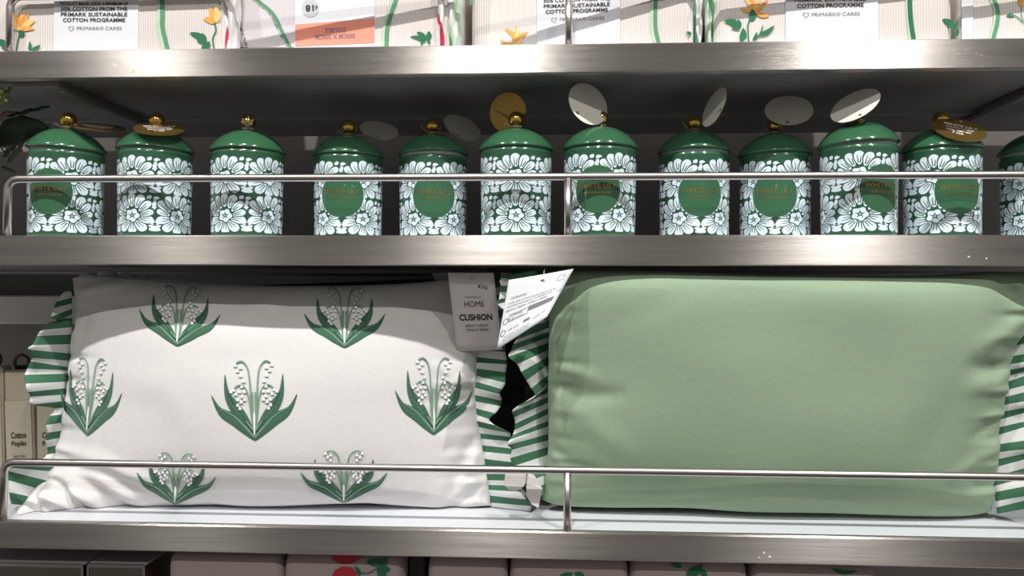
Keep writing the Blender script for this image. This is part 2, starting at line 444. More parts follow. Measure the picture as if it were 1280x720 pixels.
TAGS = {0: (124, 159, 62, 9, -5, 1, 'gold', 0), 1: (199.5, 161, 60, 16, -1, 1, 'gold', -.024), 3: (474, 163, 48, 22, -10, 1, 'card', .03),
        4: (578, 160, 50, 26, -28, 1, 'card', .03), 5: (635, 141, 50, 45, 80, 1, 'gold', .016), 6: (735, 130, 57, 41, -50, 1, 'card', -.014),
        7: (893, 134, 52, 20, 66, 1, 'card', -.042), 8: (986, 138, 58, 36, -2, 1, 'card', -.014), 9: (1069, 132, 62, 32, 30, 1, 'card', -.016),
        10: (1199, 162, 63, 25, -13, 1, 'gold', -.028)}
jar_roots = []
for i, (cx, wd, lab, tilt, lift, desc) in enumerate(jars):
    u = (cx-640)/F_PX; Zc = 2*.0408*F_PX*math.sqrt(1+u*u)/wd
    Yc = (CAMP + ray(cx, 240)*Zc).y
    Yc = max(Yc, RL+.0148)
    X = at(cx, 240, Yc).x
    face = math.atan2(CAMP.y-Yc, CAMP.x-X)                    # direction from jar to the viewer
    rot = face + (math.asin(max(-1, min(1, lab/(wd/2*.95)))) if lab is not None else {1: -math.pi*.8, 2: -math.pi*.8, 5: math.pi, 11: math.pi*.85}[i])
    r = proto if i == 0 else proto.copy()
    if i: COL.objects.link(r)
    r.location = (X, Yc, Z2T-.0001); r.rotation_euler = (0, 0, rot)
    tag(r, desc, 'candle', 'white lily candle jars on the middle shelf')
    kids = list(proto.children) if i else []
    lid = proto_lid
    for ch in kids:
        if ch.name.startswith(('label', 'swing', 'tag')): continue
        c = ch.copy(); COL.objects.link(c); c.parent = r
        if ch is proto_lid:
            lid = c
            for g in ch.children: d = g.copy(); COL.objects.link(d); d.parent = c
    lid.location = (0, 0, HB+lift)
    Mt = Matrix.Rotation(-rot, 3, 'Z') @ Matrix.Rotation(math.radians(tilt[1]), 3, 'Y') @ Matrix.Rotation(math.radians(tilt[0]), 3, 'X') @ Matrix.Rotation(rot, 3, 'Z')
    lid.rotation_euler = Mt.to_euler()
    jar_roots.append((r, lid, X, Yc))
first = True
for i, (r, lid, X, Yc) in enumerate(jar_roots):
    if jars[i][2] is None: continue
    # the label: azimuth 0 is +X in the jar's own frame, so the jar's turn carries it
    o = proto_label if first else proto_label.copy()
    if not first:
        COL.objects.link(o); c = label_parts[1].copy(); COL.objects.link(c); c.parent = o
    first = False; o.parent = r
def oriented(cxp, cyp, maj, mnr, ang, sgn, Y):
    P = at(cxp, cyp, Y); wv = (CAMP-P).normalized(); a = math.radians(ang)
    rt = (RT - wv*RT.dot(wv)).normalized(); u_ = wv.cross(rt)
    if u_.z < 0: u_ = -u_
    e1 = rt*math.cos(a)+u_*math.sin(a); e2 = -rt*math.sin(a)+u_*math.cos(a)
    if e2.z < 0: e1, e2 = -e1, -e2
    if e1.x < 0 and abs(e1.x) > .2: e1 = -e1
    ph = math.acos(min(1, mnr/maj)); n = wv*math.cos(ph)+e2*math.sin(ph)*sgn; e2p = e2*math.cos(ph)-wv*math.sin(ph)*sgn
    return P, e1, e2p, n, maj/2*depth(P)/F_PX
TT = [(text2d('WHITE LILY', 1.30, .17, .02), .30), (text2d('SCENTED CANDLE', 1.05, .10, .015), .05), (text2d('200G / NET WT', .95, .15, .02), -.2), (text2d('7 OZ', .42, .15, .02), -.42)]
for i, (cx, cyp, maj, mnr, ang, sgn, kind, dy) in TAGS.items():
    r, lid, X, Yc = jar_roots[i]
    P, e1, e2, n, R = oriented(cx, cyp, maj, mnr, ang, sgn, Yc+dy)
    V = []; Fc = []; NA = 48
    for s in (.0004, -.0004):
        V.append(P+n*s)
        for k in range(NA):
            a = 2*math.pi*k/NA; V.append(P+e1*R*math.cos(a)+e2*R*math.sin(a)+n*s)
    for k in range(NA):
        k2 = (k+1) % NA
        Fc += [(0, 1+k, 1+k2), (NA+1, NA+2+k2, NA+2+k), (1+k, NA+2+k, NA+2+k2, 1+k2)]
    mi = [0, 1, 1]*NA if kind == 'card' else [0, 1, 0]*NA
    t = mk('swing_tag', V, Fc, [CARD, FOILTAG] if kind == 'card' else [FOILTAG, CARD], r, smooth=False, mi=mi)
    tag(t, 'gold foil round tag' if kind == 'gold' else 'plain pale back of a round tag')
    wl = wm(r)
    knob = Vector((X, Yc, Z2T+HB+.028)) + Vector((0, -.0055, 0))
    if kind == 'gold':
        TV = []; TF = []; rotA = 0 if i != 5 else math.radians(-62)
        for (v2, f2), yy in TT:
            nn = len(TV)
            for p in v2:
                q = (p[0], p[1]+yy); q = (q[0]*math.cos(rotA)-q[1]*math.sin(rotA), q[0]*math.sin(rotA)+q[1]*math.cos(rotA))
                TV.append(P+e1*R*q[0]*.98+e2*R*q[1]*.98+n*.0008)
            TF += [tuple(k+nn for k in f) for f in f2]
        inv = wl.inverted()
        mk('tag_text', [inv @ v for v in TV], TF, FOIL if i == 5 else TAGTXT, t, smooth=False, world=False)
    else:
        e = e2*(-.82*R); q = P+e+n*.0006; V = [q+e1*.0017*math.cos(2*math.pi*k/14)+e2*.0017*math.sin(2*math.pi*k/14) for k in range(14)]
        inv = wl.inverted(); mk('punched_hole', [inv @ v for v in V], [tuple(range(14))], INK, t, smooth=False, world=False)
    # string tied round the knob
    hole = P + (e2*(-.82*R) if kind == 'card' else (e2*.75*R if i != 0 else -e1*.8*R))
    m = MB(); kc = Vector((X, Yc, Z2T+HB+jars[i][4]+.0276))
    ring = [kc+Vector((.0062*math.cos(a), .0062*math.sin(a), 0)) for a in np.linspace(0, 2*math.pi, 20)]
    m.tube(ring, .0007, 6)
    side = kc+(hole-kc).normalized()*.0062
    mid = (side+hole)/2+Vector((0, 0, .002)); m.tube([side, mid, hole+n*.0008], .0007, 6)
    tl = kc+Vector((-.006, -.003, 0)); m.tube([tl, tl+Vector((-.005, -.002, .004)), tl+Vector((-.008, -.002, .009 if i in (4, 7) else .001))], .0006, 6)
    m.build('tag_string', STRING, r, True)
# third jar: a knotted string without a tag in view
r, lid, X, Yc = jar_roots[2]; m = MB(); kc = Vector((X, Yc, Z2T+HB+.0276))
m.tube([kc+Vector((.0062*math.cos(a), .0062*math.sin(a), 0)) for a in np.linspace(0, 2*math.pi, 20)], .0007, 6)
for dx, dz in ((-.006, .010), (.001, .013), (.007, .009), (.003, .004), (-.003, .005)):
    m.tube([kc+Vector((.004, -.0062, 0)), kc+Vector((.004+dx*.5, -.0105, dz*.5)), kc+Vector((.004+dx, -.0112, dz))], .0006, 6)
m.build('tag_string', STRING, r, True)

# ------------------------------------------------------------------ artificial plant at the left end of the candle shelf
LEAFM = mat('dark_waxy_leaf', srgb(40, 58, 36), .35); n_ = noise(LEAFM, coord(LEAFM, (60, 60, 60)), 1, 3)
LEAFM.node_tree.links.new(ramp(LEAFM, n_, .3, .7, srgb(32, 48, 30), srgb(52, 72, 44)), nt(LEAFM)[2].inputs['Base Color'])
BUD = mat('lime_bud', srgb(120, 140, 60), .6); TWIG = mat('twig', srgb(120, 92, 74), .8); POTM = mat('stone_pot', srgb(190, 184, 172), .6)
YP = .12
base = at(-75, 300, YP); base.z = Z2T-.0002
pl = tag(empty('potted_plant', base), 'dark-leaved artificial plant at the left end of the candle shelf', 'plant')
m = MB(); pc = (base.x, base.y, base.z); m.lathe([(.0001, 0), (.026, 0), (.028, .002), (.036, .05), (.037, .055), (.034, .056), (.033, .045), (.0001, .044)], 48, c=pc); m.build('pot', POTM, pl, True)
def leaf(a, b, wdt, droop=.0, nrm=Vector((0, -1, .3)), fold=.25, name='leaf'):
    a = Vector(a); b = Vector(b); t = b-a; L = t.length; t.normalize(); sd = t.cross(nrm).normalized(); nn = sd.cross(t).normalized()
    V = []; Fc = []; n, k = 16, 8
    for i in range(n+1):
        s = i/n; wv = wdt*math.sin(math.pi*min(1, s**.8*.97+.02))**.8*(1 if s < .95 else (1-s)/.05*.9+.1)
        for j in range(k+1):
            q = j/k*2-1
            V.append(a+t*L*s+sd*wv*q+nn*(abs(q)*wv*fold+.0015*math.sin(q*9+s*20)*abs(q))-Vector((0, 0, droop*s*s)))
    for i in range(n):
        for j in range(k): Fc.append((i*(k+1)+j, i*(k+1)+j+1, (i+1)*(k+1)+j+1, (i+1)*(k+1)+j))
    o = mk(name, V, Fc, LEAFM, pl); solid(o, .0006); return o
j1 = at(-8, 172, YP); j2 = at(-2, 150, YP-.01)
m = MB(); stem0 = base+Vector((0, 0, .045))
m.tube([stem0, (stem0+j1)/2+Vector((-.004, 0, .01)), j1, j2, at(6, 140, YP-.015)], .0022, 8, r2=.0016)
m.tube([j1, at(-24, 150, .07), at(-12, 124, .024)], .0015, 8); m.tube([j2, at(10, 140, YP-.02), at(20, 141, YP-.02)], .0016, 8)
m.tube([j1, at(10, 196, YP), at(28, 188, YP-.02)], .001, 6)
m.build('stem', TWIG, pl, True)
leaf(j1, at(61, 160, YP-.03), .021); leaf(at(8, 146, YP-.02), at(62, 133, YP-.02), .0042, nrm=Vector((0, -1, 1)), fold=.1)
leaf(at(4, 196, YP), at(34, 168, YP-.03), .005); leaf(at(10, 205, YP-.02), at(30, 178, YP-.03), .004)
leaf(j1, at(-60, 152, YP-.03), .016); leaf(at(2, 208, YP), at(20, 216, YP-.02), .002); leaf(stem0+Vector((0,0,.03)), at(-110, 190, YP), .02)
m = MB()
for k in range(34):
    c = at(random.uniform(-14, 13), random.uniform(110, 128), .022+random.uniform(-.008, .008)); rr = random.uniform(.0018, .0034)
    m.lathe([(.0001, -rr), (rr*.8, -rr*.6), (rr, 0), (rr*.7, rr*.7), (.0001, rr)], 8, c=c)
m.build('bud_cluster', BUD, pl, True)

# ------------------------------------------------------------------ cushions
def coons(top, bot, left, right, nu, nv):
    T = resample(top, nu); B = resample(bot, nu); Lf = resample(left, nv); Rg = resample(right, nv)
    u = np.linspace(0, 1, nu)[None, :, None]; v = np.linspace(0, 1, nv)[:, None, None]
    P = (1-v)*T[None]+v*B[None]+(1-u)*Lf[:, None]+u*Rg[:, None]
    P -= (1-u)*(1-v)*T[0]+u*(1-v)*T[-1]+(1-u)*v*B[0]+u*v*B[-1]
    return P
def seg_dist(X, Zv, pts):
    best = np.full(X.shape, 9.); par = np.zeros(X.shape); L = [0]
    for a, b in zip(pts[:-1], pts[1:]): L.append(L[-1]+math.hypot(b[0]-a[0], b[1]-a[1]))
    for i, (a, b) in enumerate(zip(pts[:-1], pts[1:])):
        dx, dz = b[0]-a[0], b[1]-a[1]; l2 = dx*dx+dz*dz
        t = np.clip(((X-a[0])*dx+(Zv-a[1])*dz)/l2, 0, 1); d = np.hypot(X-a[0]-t*dx, Zv-a[1]-t*dz)
        k = d < best; best[k] = d[k]; par[k] = ((L[i]+t*math.sqrt(l2))/L[-1])[k]
    return best, par
def cushion(root, outl, Yseam, T, Tb, folds, mtl, name, pw=2.2, e=.62, pbot=None, ebot=None, ptop=2.2, etop=.62, fgain=1.0, ymin=None, corner=None, lean=0.0, pucker=(.0022, .0022), nu=300, nv=190, seed=0, zmin=Z3T+.0002, Yed=.065):
    YE = Yed if isinstance(Yed, (list, tuple)) else [Yed]*4; Yed = sum(YE)/4
    W = [[(at(x, y, ye).x, at(x, y, ye).z) for x, y in s] for s, ye in zip(outl, YE)]
    # shared corners
    for (e1, i1, e2, i2) in ((0, 0, 2, 0), (0, -1, 3, 0), (1, 0, 2, -1), (1, -1, 3, -1)):
        p = W[e1][i1]; q = W[e2][i2]; c_ = ((p[0]+q[0])/2, (p[1]+q[1])/2); W[e1][i1] = c_; W[e2][i2] = c_
    P = coons(W[0], W[1], W[2], W[3], nu, nv); X = P[..., 0]; Zv = P[..., 1]
    a = np.linspace(-1, 1, nu)[None, :]; b = np.linspace(-1, 1, nv)[:, None]
    pbot = pbot or pw; ebot = ebot or e
    bb = np.where(b < 0, np.abs(b)**ptop, np.abs(b)**pbot)
    prof = (np.clip(1-np.abs(a)**pw, 0, 1)**e)*np.where(b < 0, np.clip(1-bb, 0, 1)**etop, np.clip(1-bb, 0, 1)**ebot)
    hgt = T*prof
    rs = np.random.RandomState(seed)
    en = np.minimum(1, (1-np.abs(a))*6)*np.minimum(1, (1-np.abs(b))*6)
    for k in range(14):      # soft, broad unevenness of the filling
        fx, fz, p1 = rs.uniform(-38, 38), rs.uniform(-38, 38), rs.uniform(0, 6.28)
        hgt = hgt + en*.0006*np.sin(X*fx+Zv*fz+p1)
    for sd, am in ((-1, pucker[0]), (1, pucker[1])):     # gathers running in from the ruffled sides
        d = (1-sd*a)
        ph = Zv*150+1.7*np.sin(Zv*60+sd)+(.9*np.sin(Zv*230))
        hgt = hgt + am*np.sin(ph)*np.exp(-((d-.05)/.10)**2)*np.ones_like(Zv)*np.clip((1-np.abs(b))*5, 0, 1)
    for pts, wd, dp in folds:
        dp *= fgain
        pw_ = [(at(x, y, Yed).x, at(x, y, Yed).z) for x, y in pts]
        d, t = seg_dist(X, Zv, pw_); s = wd*.00088
        fade = np.sin(np.pi*np.clip(t*.86+.07, 0, 1))**.6
        hgt = hgt + dp*fade*(np.exp(-(d/s)**2))*np.minimum(1, (1-np.abs(a))*14+.2)
    Yf = Yseam-hgt+lean*(Zv-Zv.mean()); Yb = Yseam+Tb*prof+lean*(Zv-Zv.mean())
    if corner:
        c0 = at(corner[0], corner[1], Yed); sh = corner[3]*np.exp(-((X-c0.x)**2+(Zv-c0.z)**2)/corner[2]**2); Yf = Yf-sh; Yb = Yb-sh
    lim = .0140 if ymin is None else ymin+(.0145-ymin)*np.clip((H-.06-Zv)/.08, 0, 1)
    Yf = -.004*np.logaddexp(-Yf/.004, -np.zeros_like(Yf)-lim/.004) if False else np.maximum(Yf, lim)+.0015*np.exp(-np.abs(Yf-lim)/.004)*0
    Zf = np.maximum(Zv, zmin)
    # the front belly sags a little below the seam and lies on the tray
    V = np.stack([X, Yf, Zf], -1).reshape(-1, 3); V2 = np.stack([X, Yb, Zf], -1).reshape(-1, 3)
    i = np.arange(nu*nv).reshape(nv, nu); q = np.stack([i[:-1, :-1], i[1:, :-1], i[1:, 1:], i[:-1, 1:]], -1).reshape(-1, 4)
    n = nu*nv; q2 = q[:, ::-1]+n
    rim = list(i[0])+list(i[1:, -1])+list(i[-1, ::-1][1:])+list(i[::-1, 0][1:-1])
    Fc = q.tolist()+q2.tolist()+[(rim[k], rim[(k+1) % len(rim)], rim[(k+1) % len(rim)]+n, rim[k]+n) for k in range(len(rim))]
    VV = np.r_[V, V2].tolist()
    o = mk(name, VV, Fc, mtl, root)
    bvh = BVHTree.FromPolygons([Vector(v) for v in V.tolist()], q.tolist())
    return o, bvh
def onto(bvh, px, py, off, fb=.06):
    d = ray(px, py).normalized(); h = bvh.ray_cast(CAMP, d)
    if h[0] is None: return at(px, py, fb)
    n = h[1]
    if n.dot(d) > 0: n = -n
    return h[0]+n*off
def ruffle(parent, knots, Yi, Yo, amp, name='ruffle', sub=6, rad=9, start=0, seed=1):
    """gathered striped strip; each knot is one stripe edge (outer x, y, inner x, y)"""
    K = np.array([k[:4] for k in knots], float); n = len(K)
    yo = [k[4] if len(k) > 4 else Yo for k in knots]
    rs = np.random.RandomState(seed); ph = rs.uniform(-.5, .5, n+1)
    V = []; Fc = []; mi = []
    tt = np.linspace(0, n-1, (n-1)*sub+1)
    def cr(A, t):
        i = min(int(t), n-2); f = t-i; p0, p1, p2, p3 = A[max(i-1, 0)], A[i], A[i+1], A[min(i+2, n-1)]
        m1 = (p2-p0)/2; m2 = (p3-p1)/2
        return (2*f**3-3*f**2+1)*p1+(f**3-2*f**2+f)*m1+(-2*f**3+3*f**2)*p2+(f**3-f**2)*m2
    YA = np.array(yo, float)
    for t in tt:
        k = cr(K, t); Yout = cr(YA, t); i = int(t)
        pi_ = at(k[2], k[3], Yi); po = at(k[0], k[1], Yout)
        wv = math.sin(t*1.05+seed)+.3*math.sin(t*2.3+1)
        for j in range(rad+1):
            s = j/rad; p = pi_.lerp(po, s)
            p.y += amp*wv*math.sin(min(1, s*1.25)*math.pi/2)*(.35+.65*s)
            p.z = max(p.z, Z3T+.0008); p.y = max(p.y, .0140)
            V.append(p)
    for a in range(len(tt)-1):
        for j in range(rad):
            Fc.append((a*(rad+1)+j, a*(rad+1)+j+1, (a+1)*(rad+1)+j+1, (a+1)*(rad+1)+j)); mi.append((a//sub+start) % 2)
    o = mk(name, V, Fc, [ST_G, ST_W], parent, mi=mi); solid(o, .0009); return o

# ---- white cushion
CW = tag(empty('ruffled_cushion', (at(325, 640, .1).x, .1, Z3T)), 'white oblong cushion embroidered with lily sprigs, striped ruffled ends', 'cushion')
wo = [
 [(84, 347), (110, 344), (180, 348), (250, 354), (330, 357), (400, 357), (460, 356), (520, 353), (560, 349), (602, 347)],
 [(56, 644), (70, 647), (100, 645), (130, 641), (230, 637), (330, 638), (430, 635), (520, 640), (560, 642), (612, 637)],
 [(84, 347), (87, 375), (87, 400), (84, 440), (80, 490), (73, 540), (66, 580), (56, 604), (50, 625), (56, 644)],
 [(602, 347), (604, 380), (596, 430), (595, 470), (593, 500), (600, 545), (607, 590), (612, 637)]]
wfolds = [
 ([(82, 597), (98, 603), (112, 622), (120, 641)], 6, -.007), ([(60, 605), (78, 612), (90, 640)], 6, .004), ([(70, 590), (66, 612), (70, 634)], 4, -.004), ([(56, 618), (58, 634), (64, 644)], 12, .016),
 ([(120, 594), (142, 606), (166, 632)], 7, -.0045), ([(102, 600), (124, 614), (142, 636)], 8, .006), ([(138, 588), (164, 606), (190, 630)], 9, .004),
 ([(92, 560), (150, 570), (215, 600), (255, 628)], 11, .003), ([(100, 575), (160, 588), (200, 610)], 7, -.0025),
 ([(85, 400), (130, 384), (210, 374)], 12, -.003), ([(90, 370), (120, 360), (160, 352)], 8, .004),
 ([(300, 395), (350, 375), (352, 352)], 10, .0022), ([(600, 540), (585, 560), (570, 600), (556, 640)], 8, -.0035), ([(612, 605), (590, 615), (560, 640)], 7, -.005),
 ([(606, 560), (590, 585), (596, 610)], 8, .0035), ([(592, 500), (575, 505), (560, 520)], 7, -.003), ([(596, 470), (570, 470), (550, 455)], 8, .002),
 ([(430, 640), (470, 625), (530, 622)], 9, -.003), ([(230, 640), (262, 628), (300, 636)], 8, -.003), ([(80, 520), (110, 500), (120, 470)], 12, .0018),
 ([(560, 410), (520, 395), (470, 372)], 14, .003), ([(250, 430), (300, 450), (380, 440)], 24, -.0012), ([(160, 470), (230, 480), (260, 520)], 22, .0012)]
cw, bw = cushion(CW, wo, .098, .066, .055, wfolds, WHITE_F, 'cushion_cover', seed=3, lean=.02, corner=(66, 640, .05, .040), fgain=1.6, pbot=2.4, ebot=.45, Yed=(.092, .066, .088, .088))
# ---- embroidery
def sprig(parent, bx, by, W_, Hh, rot=0):
    """lily-of-the-valley sprig stitched on the cover; local units: base at (0,0), 1 wide each way, up +"""
    m = MB(); rot = math.radians(rot)
    def px(x, y):
        X_, Y_ = x*W_/2, y*Hh; return (bx+X_*math.cos(rot)+Y_*math.sin(rot), by-(-X_*math.sin(rot)+Y_*math.cos(rot)))
    def rib(pts, wf, mi_, off, n=18, k=2):
        C = resample(pts, n); V = []; Fc = []
        for i in range(n):
            t = C[min(i+1, n-1)]-C[max(i-1, 0)]; t = t/(np.linalg.norm(t)+1e-9); nn = np.array([-t[1], t[0]])
            wv = wf(i/(n-1))
            for j in range(k+1):
                q = j/k*2-1; p = C[i]+nn*wv*q; x, y = px(p[0], p[1]); v_ = onto(bw, x, y, off+(.0007*(1-q*q))); v_.z = max(v_.z, Z3T+.0010); V.append(v_)
        for i in range(n-1):
            for j in range(k): Fc.append((i*(k+1)+j, (i+1)*(k+1)+j, (i+1)*(k+1)+j+1, i*(k+1)+j+1))
        m.add(V, Fc, mi_)
    lf = lambda w0: (lambda s: w0*math.sin(math.pi*min(1, max(0, s*.92+.08)))**1.15+.006)
    for sx in (-1, 1):
        rib([(0, .0), (sx*.24, .13), (sx*.48, .25), (sx*.80, .36), (sx*.99, .56)], lf(.074), 0, .0006, k=4)
        rib([(0, .03), (sx*.24, .17), (sx*.46, .29), (sx*.76, .38)], lambda s: .016*(1-s)+.004, 1, .0014)
        rib([(0, .02), (sx*.18, .20), (sx*.42, .38), (sx*.62, .56), (sx*.67, .82)], lf(.092), 0, .0009, k=4)
        rib([(sx*.02, .08), (sx*.20, .23), (sx*.42, .40), (sx*.60, .60)], lambda s: .018*(1-s)+.004, 2, .0017)
        rib([(sx*.04, .12), (sx*.30, .30), (sx*.48, .42)], lambda s: .016*(1-s)+.004, 1, .0017)
        rib([(sx*.02, .1), (sx*.07, .5), (sx*.09, .72), (sx*.14, .90), (sx*.27, .985), (sx*.40, .96)], lambda s: .020*(1-s*.4), 1, .0016)
        rib([(sx*.04, .2), (sx*.12, .52), (sx*.22, .66), (sx*.36, .68), (sx*.46, .64)], lambda s: .017*(1-s*.4), 1, .0016)
        bells = [(.42, .93), (.37, .86), (.30, .90), (.30, .80), (.24, .73), (.28, .665), (.22, .60), (.33, .60), (.42, .57), (.47, .62), (.38, .50), (.30, .47), (.27, .54), (.38, .43), (.33, .39), (.22, .50), (.53, .60)]
        for q, (x, y) in enumerate(bells):
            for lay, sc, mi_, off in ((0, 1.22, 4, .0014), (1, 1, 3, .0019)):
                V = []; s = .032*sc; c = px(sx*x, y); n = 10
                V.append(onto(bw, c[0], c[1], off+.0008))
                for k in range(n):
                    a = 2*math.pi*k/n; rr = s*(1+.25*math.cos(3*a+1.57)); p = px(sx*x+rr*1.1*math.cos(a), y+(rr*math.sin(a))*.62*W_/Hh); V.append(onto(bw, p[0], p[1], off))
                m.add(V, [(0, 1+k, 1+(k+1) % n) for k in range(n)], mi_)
    rib([(0, .06), (.0, .2), (.0, .36)], lambda s: .035*math.sin(math.pi*min(1, s*.9+.1))+.003, 3, .0020)
    rib([(-.02, .1), (-.035, .4), (-.03, .6)], lambda s: .015, 1, .0018); rib([(.02, .1), (.04, .4), (.035, .6)], lambda s: .015, 1, .0018)
    return m.build('embroidered_sprig', [EMB_G, EMB_L, EMB_D, EMB_W, EMB_S], parent, True)
for args in ((222, 432, 102, 74, 4), (431, 434, 102, 74, 0), (110, 543, 79, 97, 4), (319, 549, 108, 99, -1), (542, 542, 97, 96, 0), (219, 629, 100, 64, 3), (430, 627, 109, 65, 0)):
    sprig(CW, *args)
WLk = [(80, 354, 88, 352), (76, 365, 89, 364), (71, 377, 90, 372), (70, 385, 90, 379), (69, 396, 90, 386), (71, 400, 90, 393), (57, 403, 90, 397), (49, 413, 90, 409),
 (46, 420, 90, 418), (44, 431, 90, 430), (41, 436, 88, 442), (38, 447, 88, 451), (35, 452, 87, 459), (31, 461, 86, 463), (29, 469, 85, 467), (38, 479, 84, 477),
 (39, 489, 84, 485), (37, 496, 83, 493), (37, 506, 82, 501), (63, 511, 81, 509), (62, 520, 80, 518), (63, 530, 79, 528), (62, 540, 78, 538), (58, 550, 76, 547), (55, 560, 74, 556),
 (53, 570, 72, 566), (50, 578, 71, 575)]
ruffle(CW, [k[:4]+((.052,) if 6 < i < 19 else (.085,)) for i, k in enumerate(WLk)], .098, .07, .007, start=0)
ruffle(CW, [(30, 581, 74, 578), (14, 583, 72, 590), (7, 587, 68, 603), (8, 601, 62, 615), (10, 616, 56, 625), (14, 630, 52, 634)], .075, .032, .003, start=0, seed=4)
WRk = [(640, 345, 600, 360), (642, 352, 601, 368), (640, 362, 602, 376), (638, 372, 602, 384), (636, 384, 600, 393), (634, 396, 600, 402), (632, 408, 598, 411), (632, 420, 597, 420), (632, 430, 596, 429), (632, 440, 594, 436), (633, 450, 593, 446), (633, 456, 592, 453), (632, 466, 592, 460), (632, 478, 592, 469), (628, 486, 592, 476), (625, 492, 591, 484), (627, 501, 591, 493),
 (625, 509, 591, 501), (619, 517, 590, 509), (612, 524, 591, 517), (618, 530, 592, 525), (636, 540, 595, 533), (638, 547, 596, 541), (637, 553, 598, 548), (640, 561, 600, 556),
 (641, 568, 601, 564), (641, 576, 602, 573), (641, 585, 604, 582), (642, 594, 604, 592), (642, 602, 606, 600), (647, 608, 608, 606), (652, 614, 608, 612), (658, 622, 610, 619), (664, 632, 611, 628), (662, 642, 611, 638)]
ruffle(CW, [k+((.095,) if i < 20 else (.078,)) for i, k in enumerate(WRk)], .098, .08, .006, start=0, seed=9)
# gathered cloth lump behind the top left corner
m = MB(); a = at(150, 340, .15)
for k, (x, y, rr) in enumerate(((112, 349, .012), (134, 346, .012), (158, 349, .011), (180, 352, .009))):
    c = at(x, y, .125); m.lathe([(.0001, -rr*.9), (rr*.8, -rr*.6), (rr, 0), (rr*.8, rr*.5), (.0001, rr*.8)], 16, c=c)
m.build('corner_gather', WHITE_F, CW, True)

# ---- cards on the white cushion
def card(parent, C4, name, mtl, txt, n=10, bend=0.0, ts=None):
    """C4: four (px,py,Y) corners TL,TR,BR,BL; txt: list (string, u, v, width_u, height_v, material, rot, bold)"""
    P = [at(*c) for c in C4]
    nrm = (P[1]-P[0]).cross(P[3]-P[0]).normalized()
    if nrm.dot(CAMP-P[0]) < 0: nrm = -nrm
    def S(u, v, off=0): return P[0]*(1-u)*(1-v)+P[1]*u*(1-v)+P[2]*u*v+P[3]*(1-u)*v+nrm*(off+bend*4*u*(1-u)*(1-v*.3))
    V = [S(i/n, j/n) for j in range(n+1) for i in range(n+1)]
    V2 = []
    Fc = [(j*(n+1)+i, (j+1)*(n+1)+i, (j+1)*(n+1)+i+1, j*(n+1)+i+1) for j in range(n) for i in range(n)]
    o = mk(name, V, Fc, mtl, parent); solid(o, .0006)
    inv = wm(parent).inverted()
    for (s, u, v, wu, hv, mt, rot, bold) in txt:
        if s.startswith('#'):
            hw, hh = wu/2, hv/2
            if s == '#o':
                q = 24; vv = [(math.cos(2*math.pi*k/q)*hw, math.sin(2*math.pi*k/q)*hh) for k in range(q)]
                vv += [(x*.82, y*.82) for x, y in vv]; ff = [(k, (k+1) % q, q+(k+1) % q, q+k) for k in range(q)]
            elif s == '#r':
                vv = [(-hw, -hh), (hw, -hh), (hw, hh), (-hw, hh)]; t1 = hh*.14; vv += [(-hw+t1, -hh+t1*.8), (hw-t1, -hh+t1*.8), (hw-t1, hh-t1*.8), (-hw+t1, hh-t1*.8)]
                ff = [(k, (k+1) % 4, 4+(k+1) % 4, 4+k) for k in range(4)]
            else: vv = [(-hw, -hh), (hw, -hh), (hw, hh), (-hw, hh)]; ff = [(0, 1, 2, 3)]
        else:
            vv, ff = text2d(s, wu, hv, bold)
        c, sn = math.cos(rot), math.sin(rot)
        TV = [inv @ S(u+x*c-y*sn, v-(x*sn+y*c), .0006) for x, y in vv]
        mk('printed_line', TV, ff, mt, o, smooth=False, world=False)
    return o
CARDG = mat('kraft_white_card', srgb(214, 208, 206), .8)
card(CW, [(560, 341, .022), (617, 341, .022), (628, 437, .078), (571, 439, .078)], 'price_card', CARDG, [
 ('£10', .73, .17, .20, .05, INK, -.15, .02), ('PRIMARK', .50, .30, .36, .024, GINK, 0, 0), ('HOME', .50, .385, .44, .072, INK, 0, .0),
 ('CUSHION', .50, .555, .72, .085, INK, 0, .035), ('30CM X 50CM', .50, .665, .50, .034, INK, 0, 0), ('12INS X 20INS', .50, .72, .50, .034, INK, 0, 0), ('#o', .52, .065, .10, .04, GINK, 0, 0)])
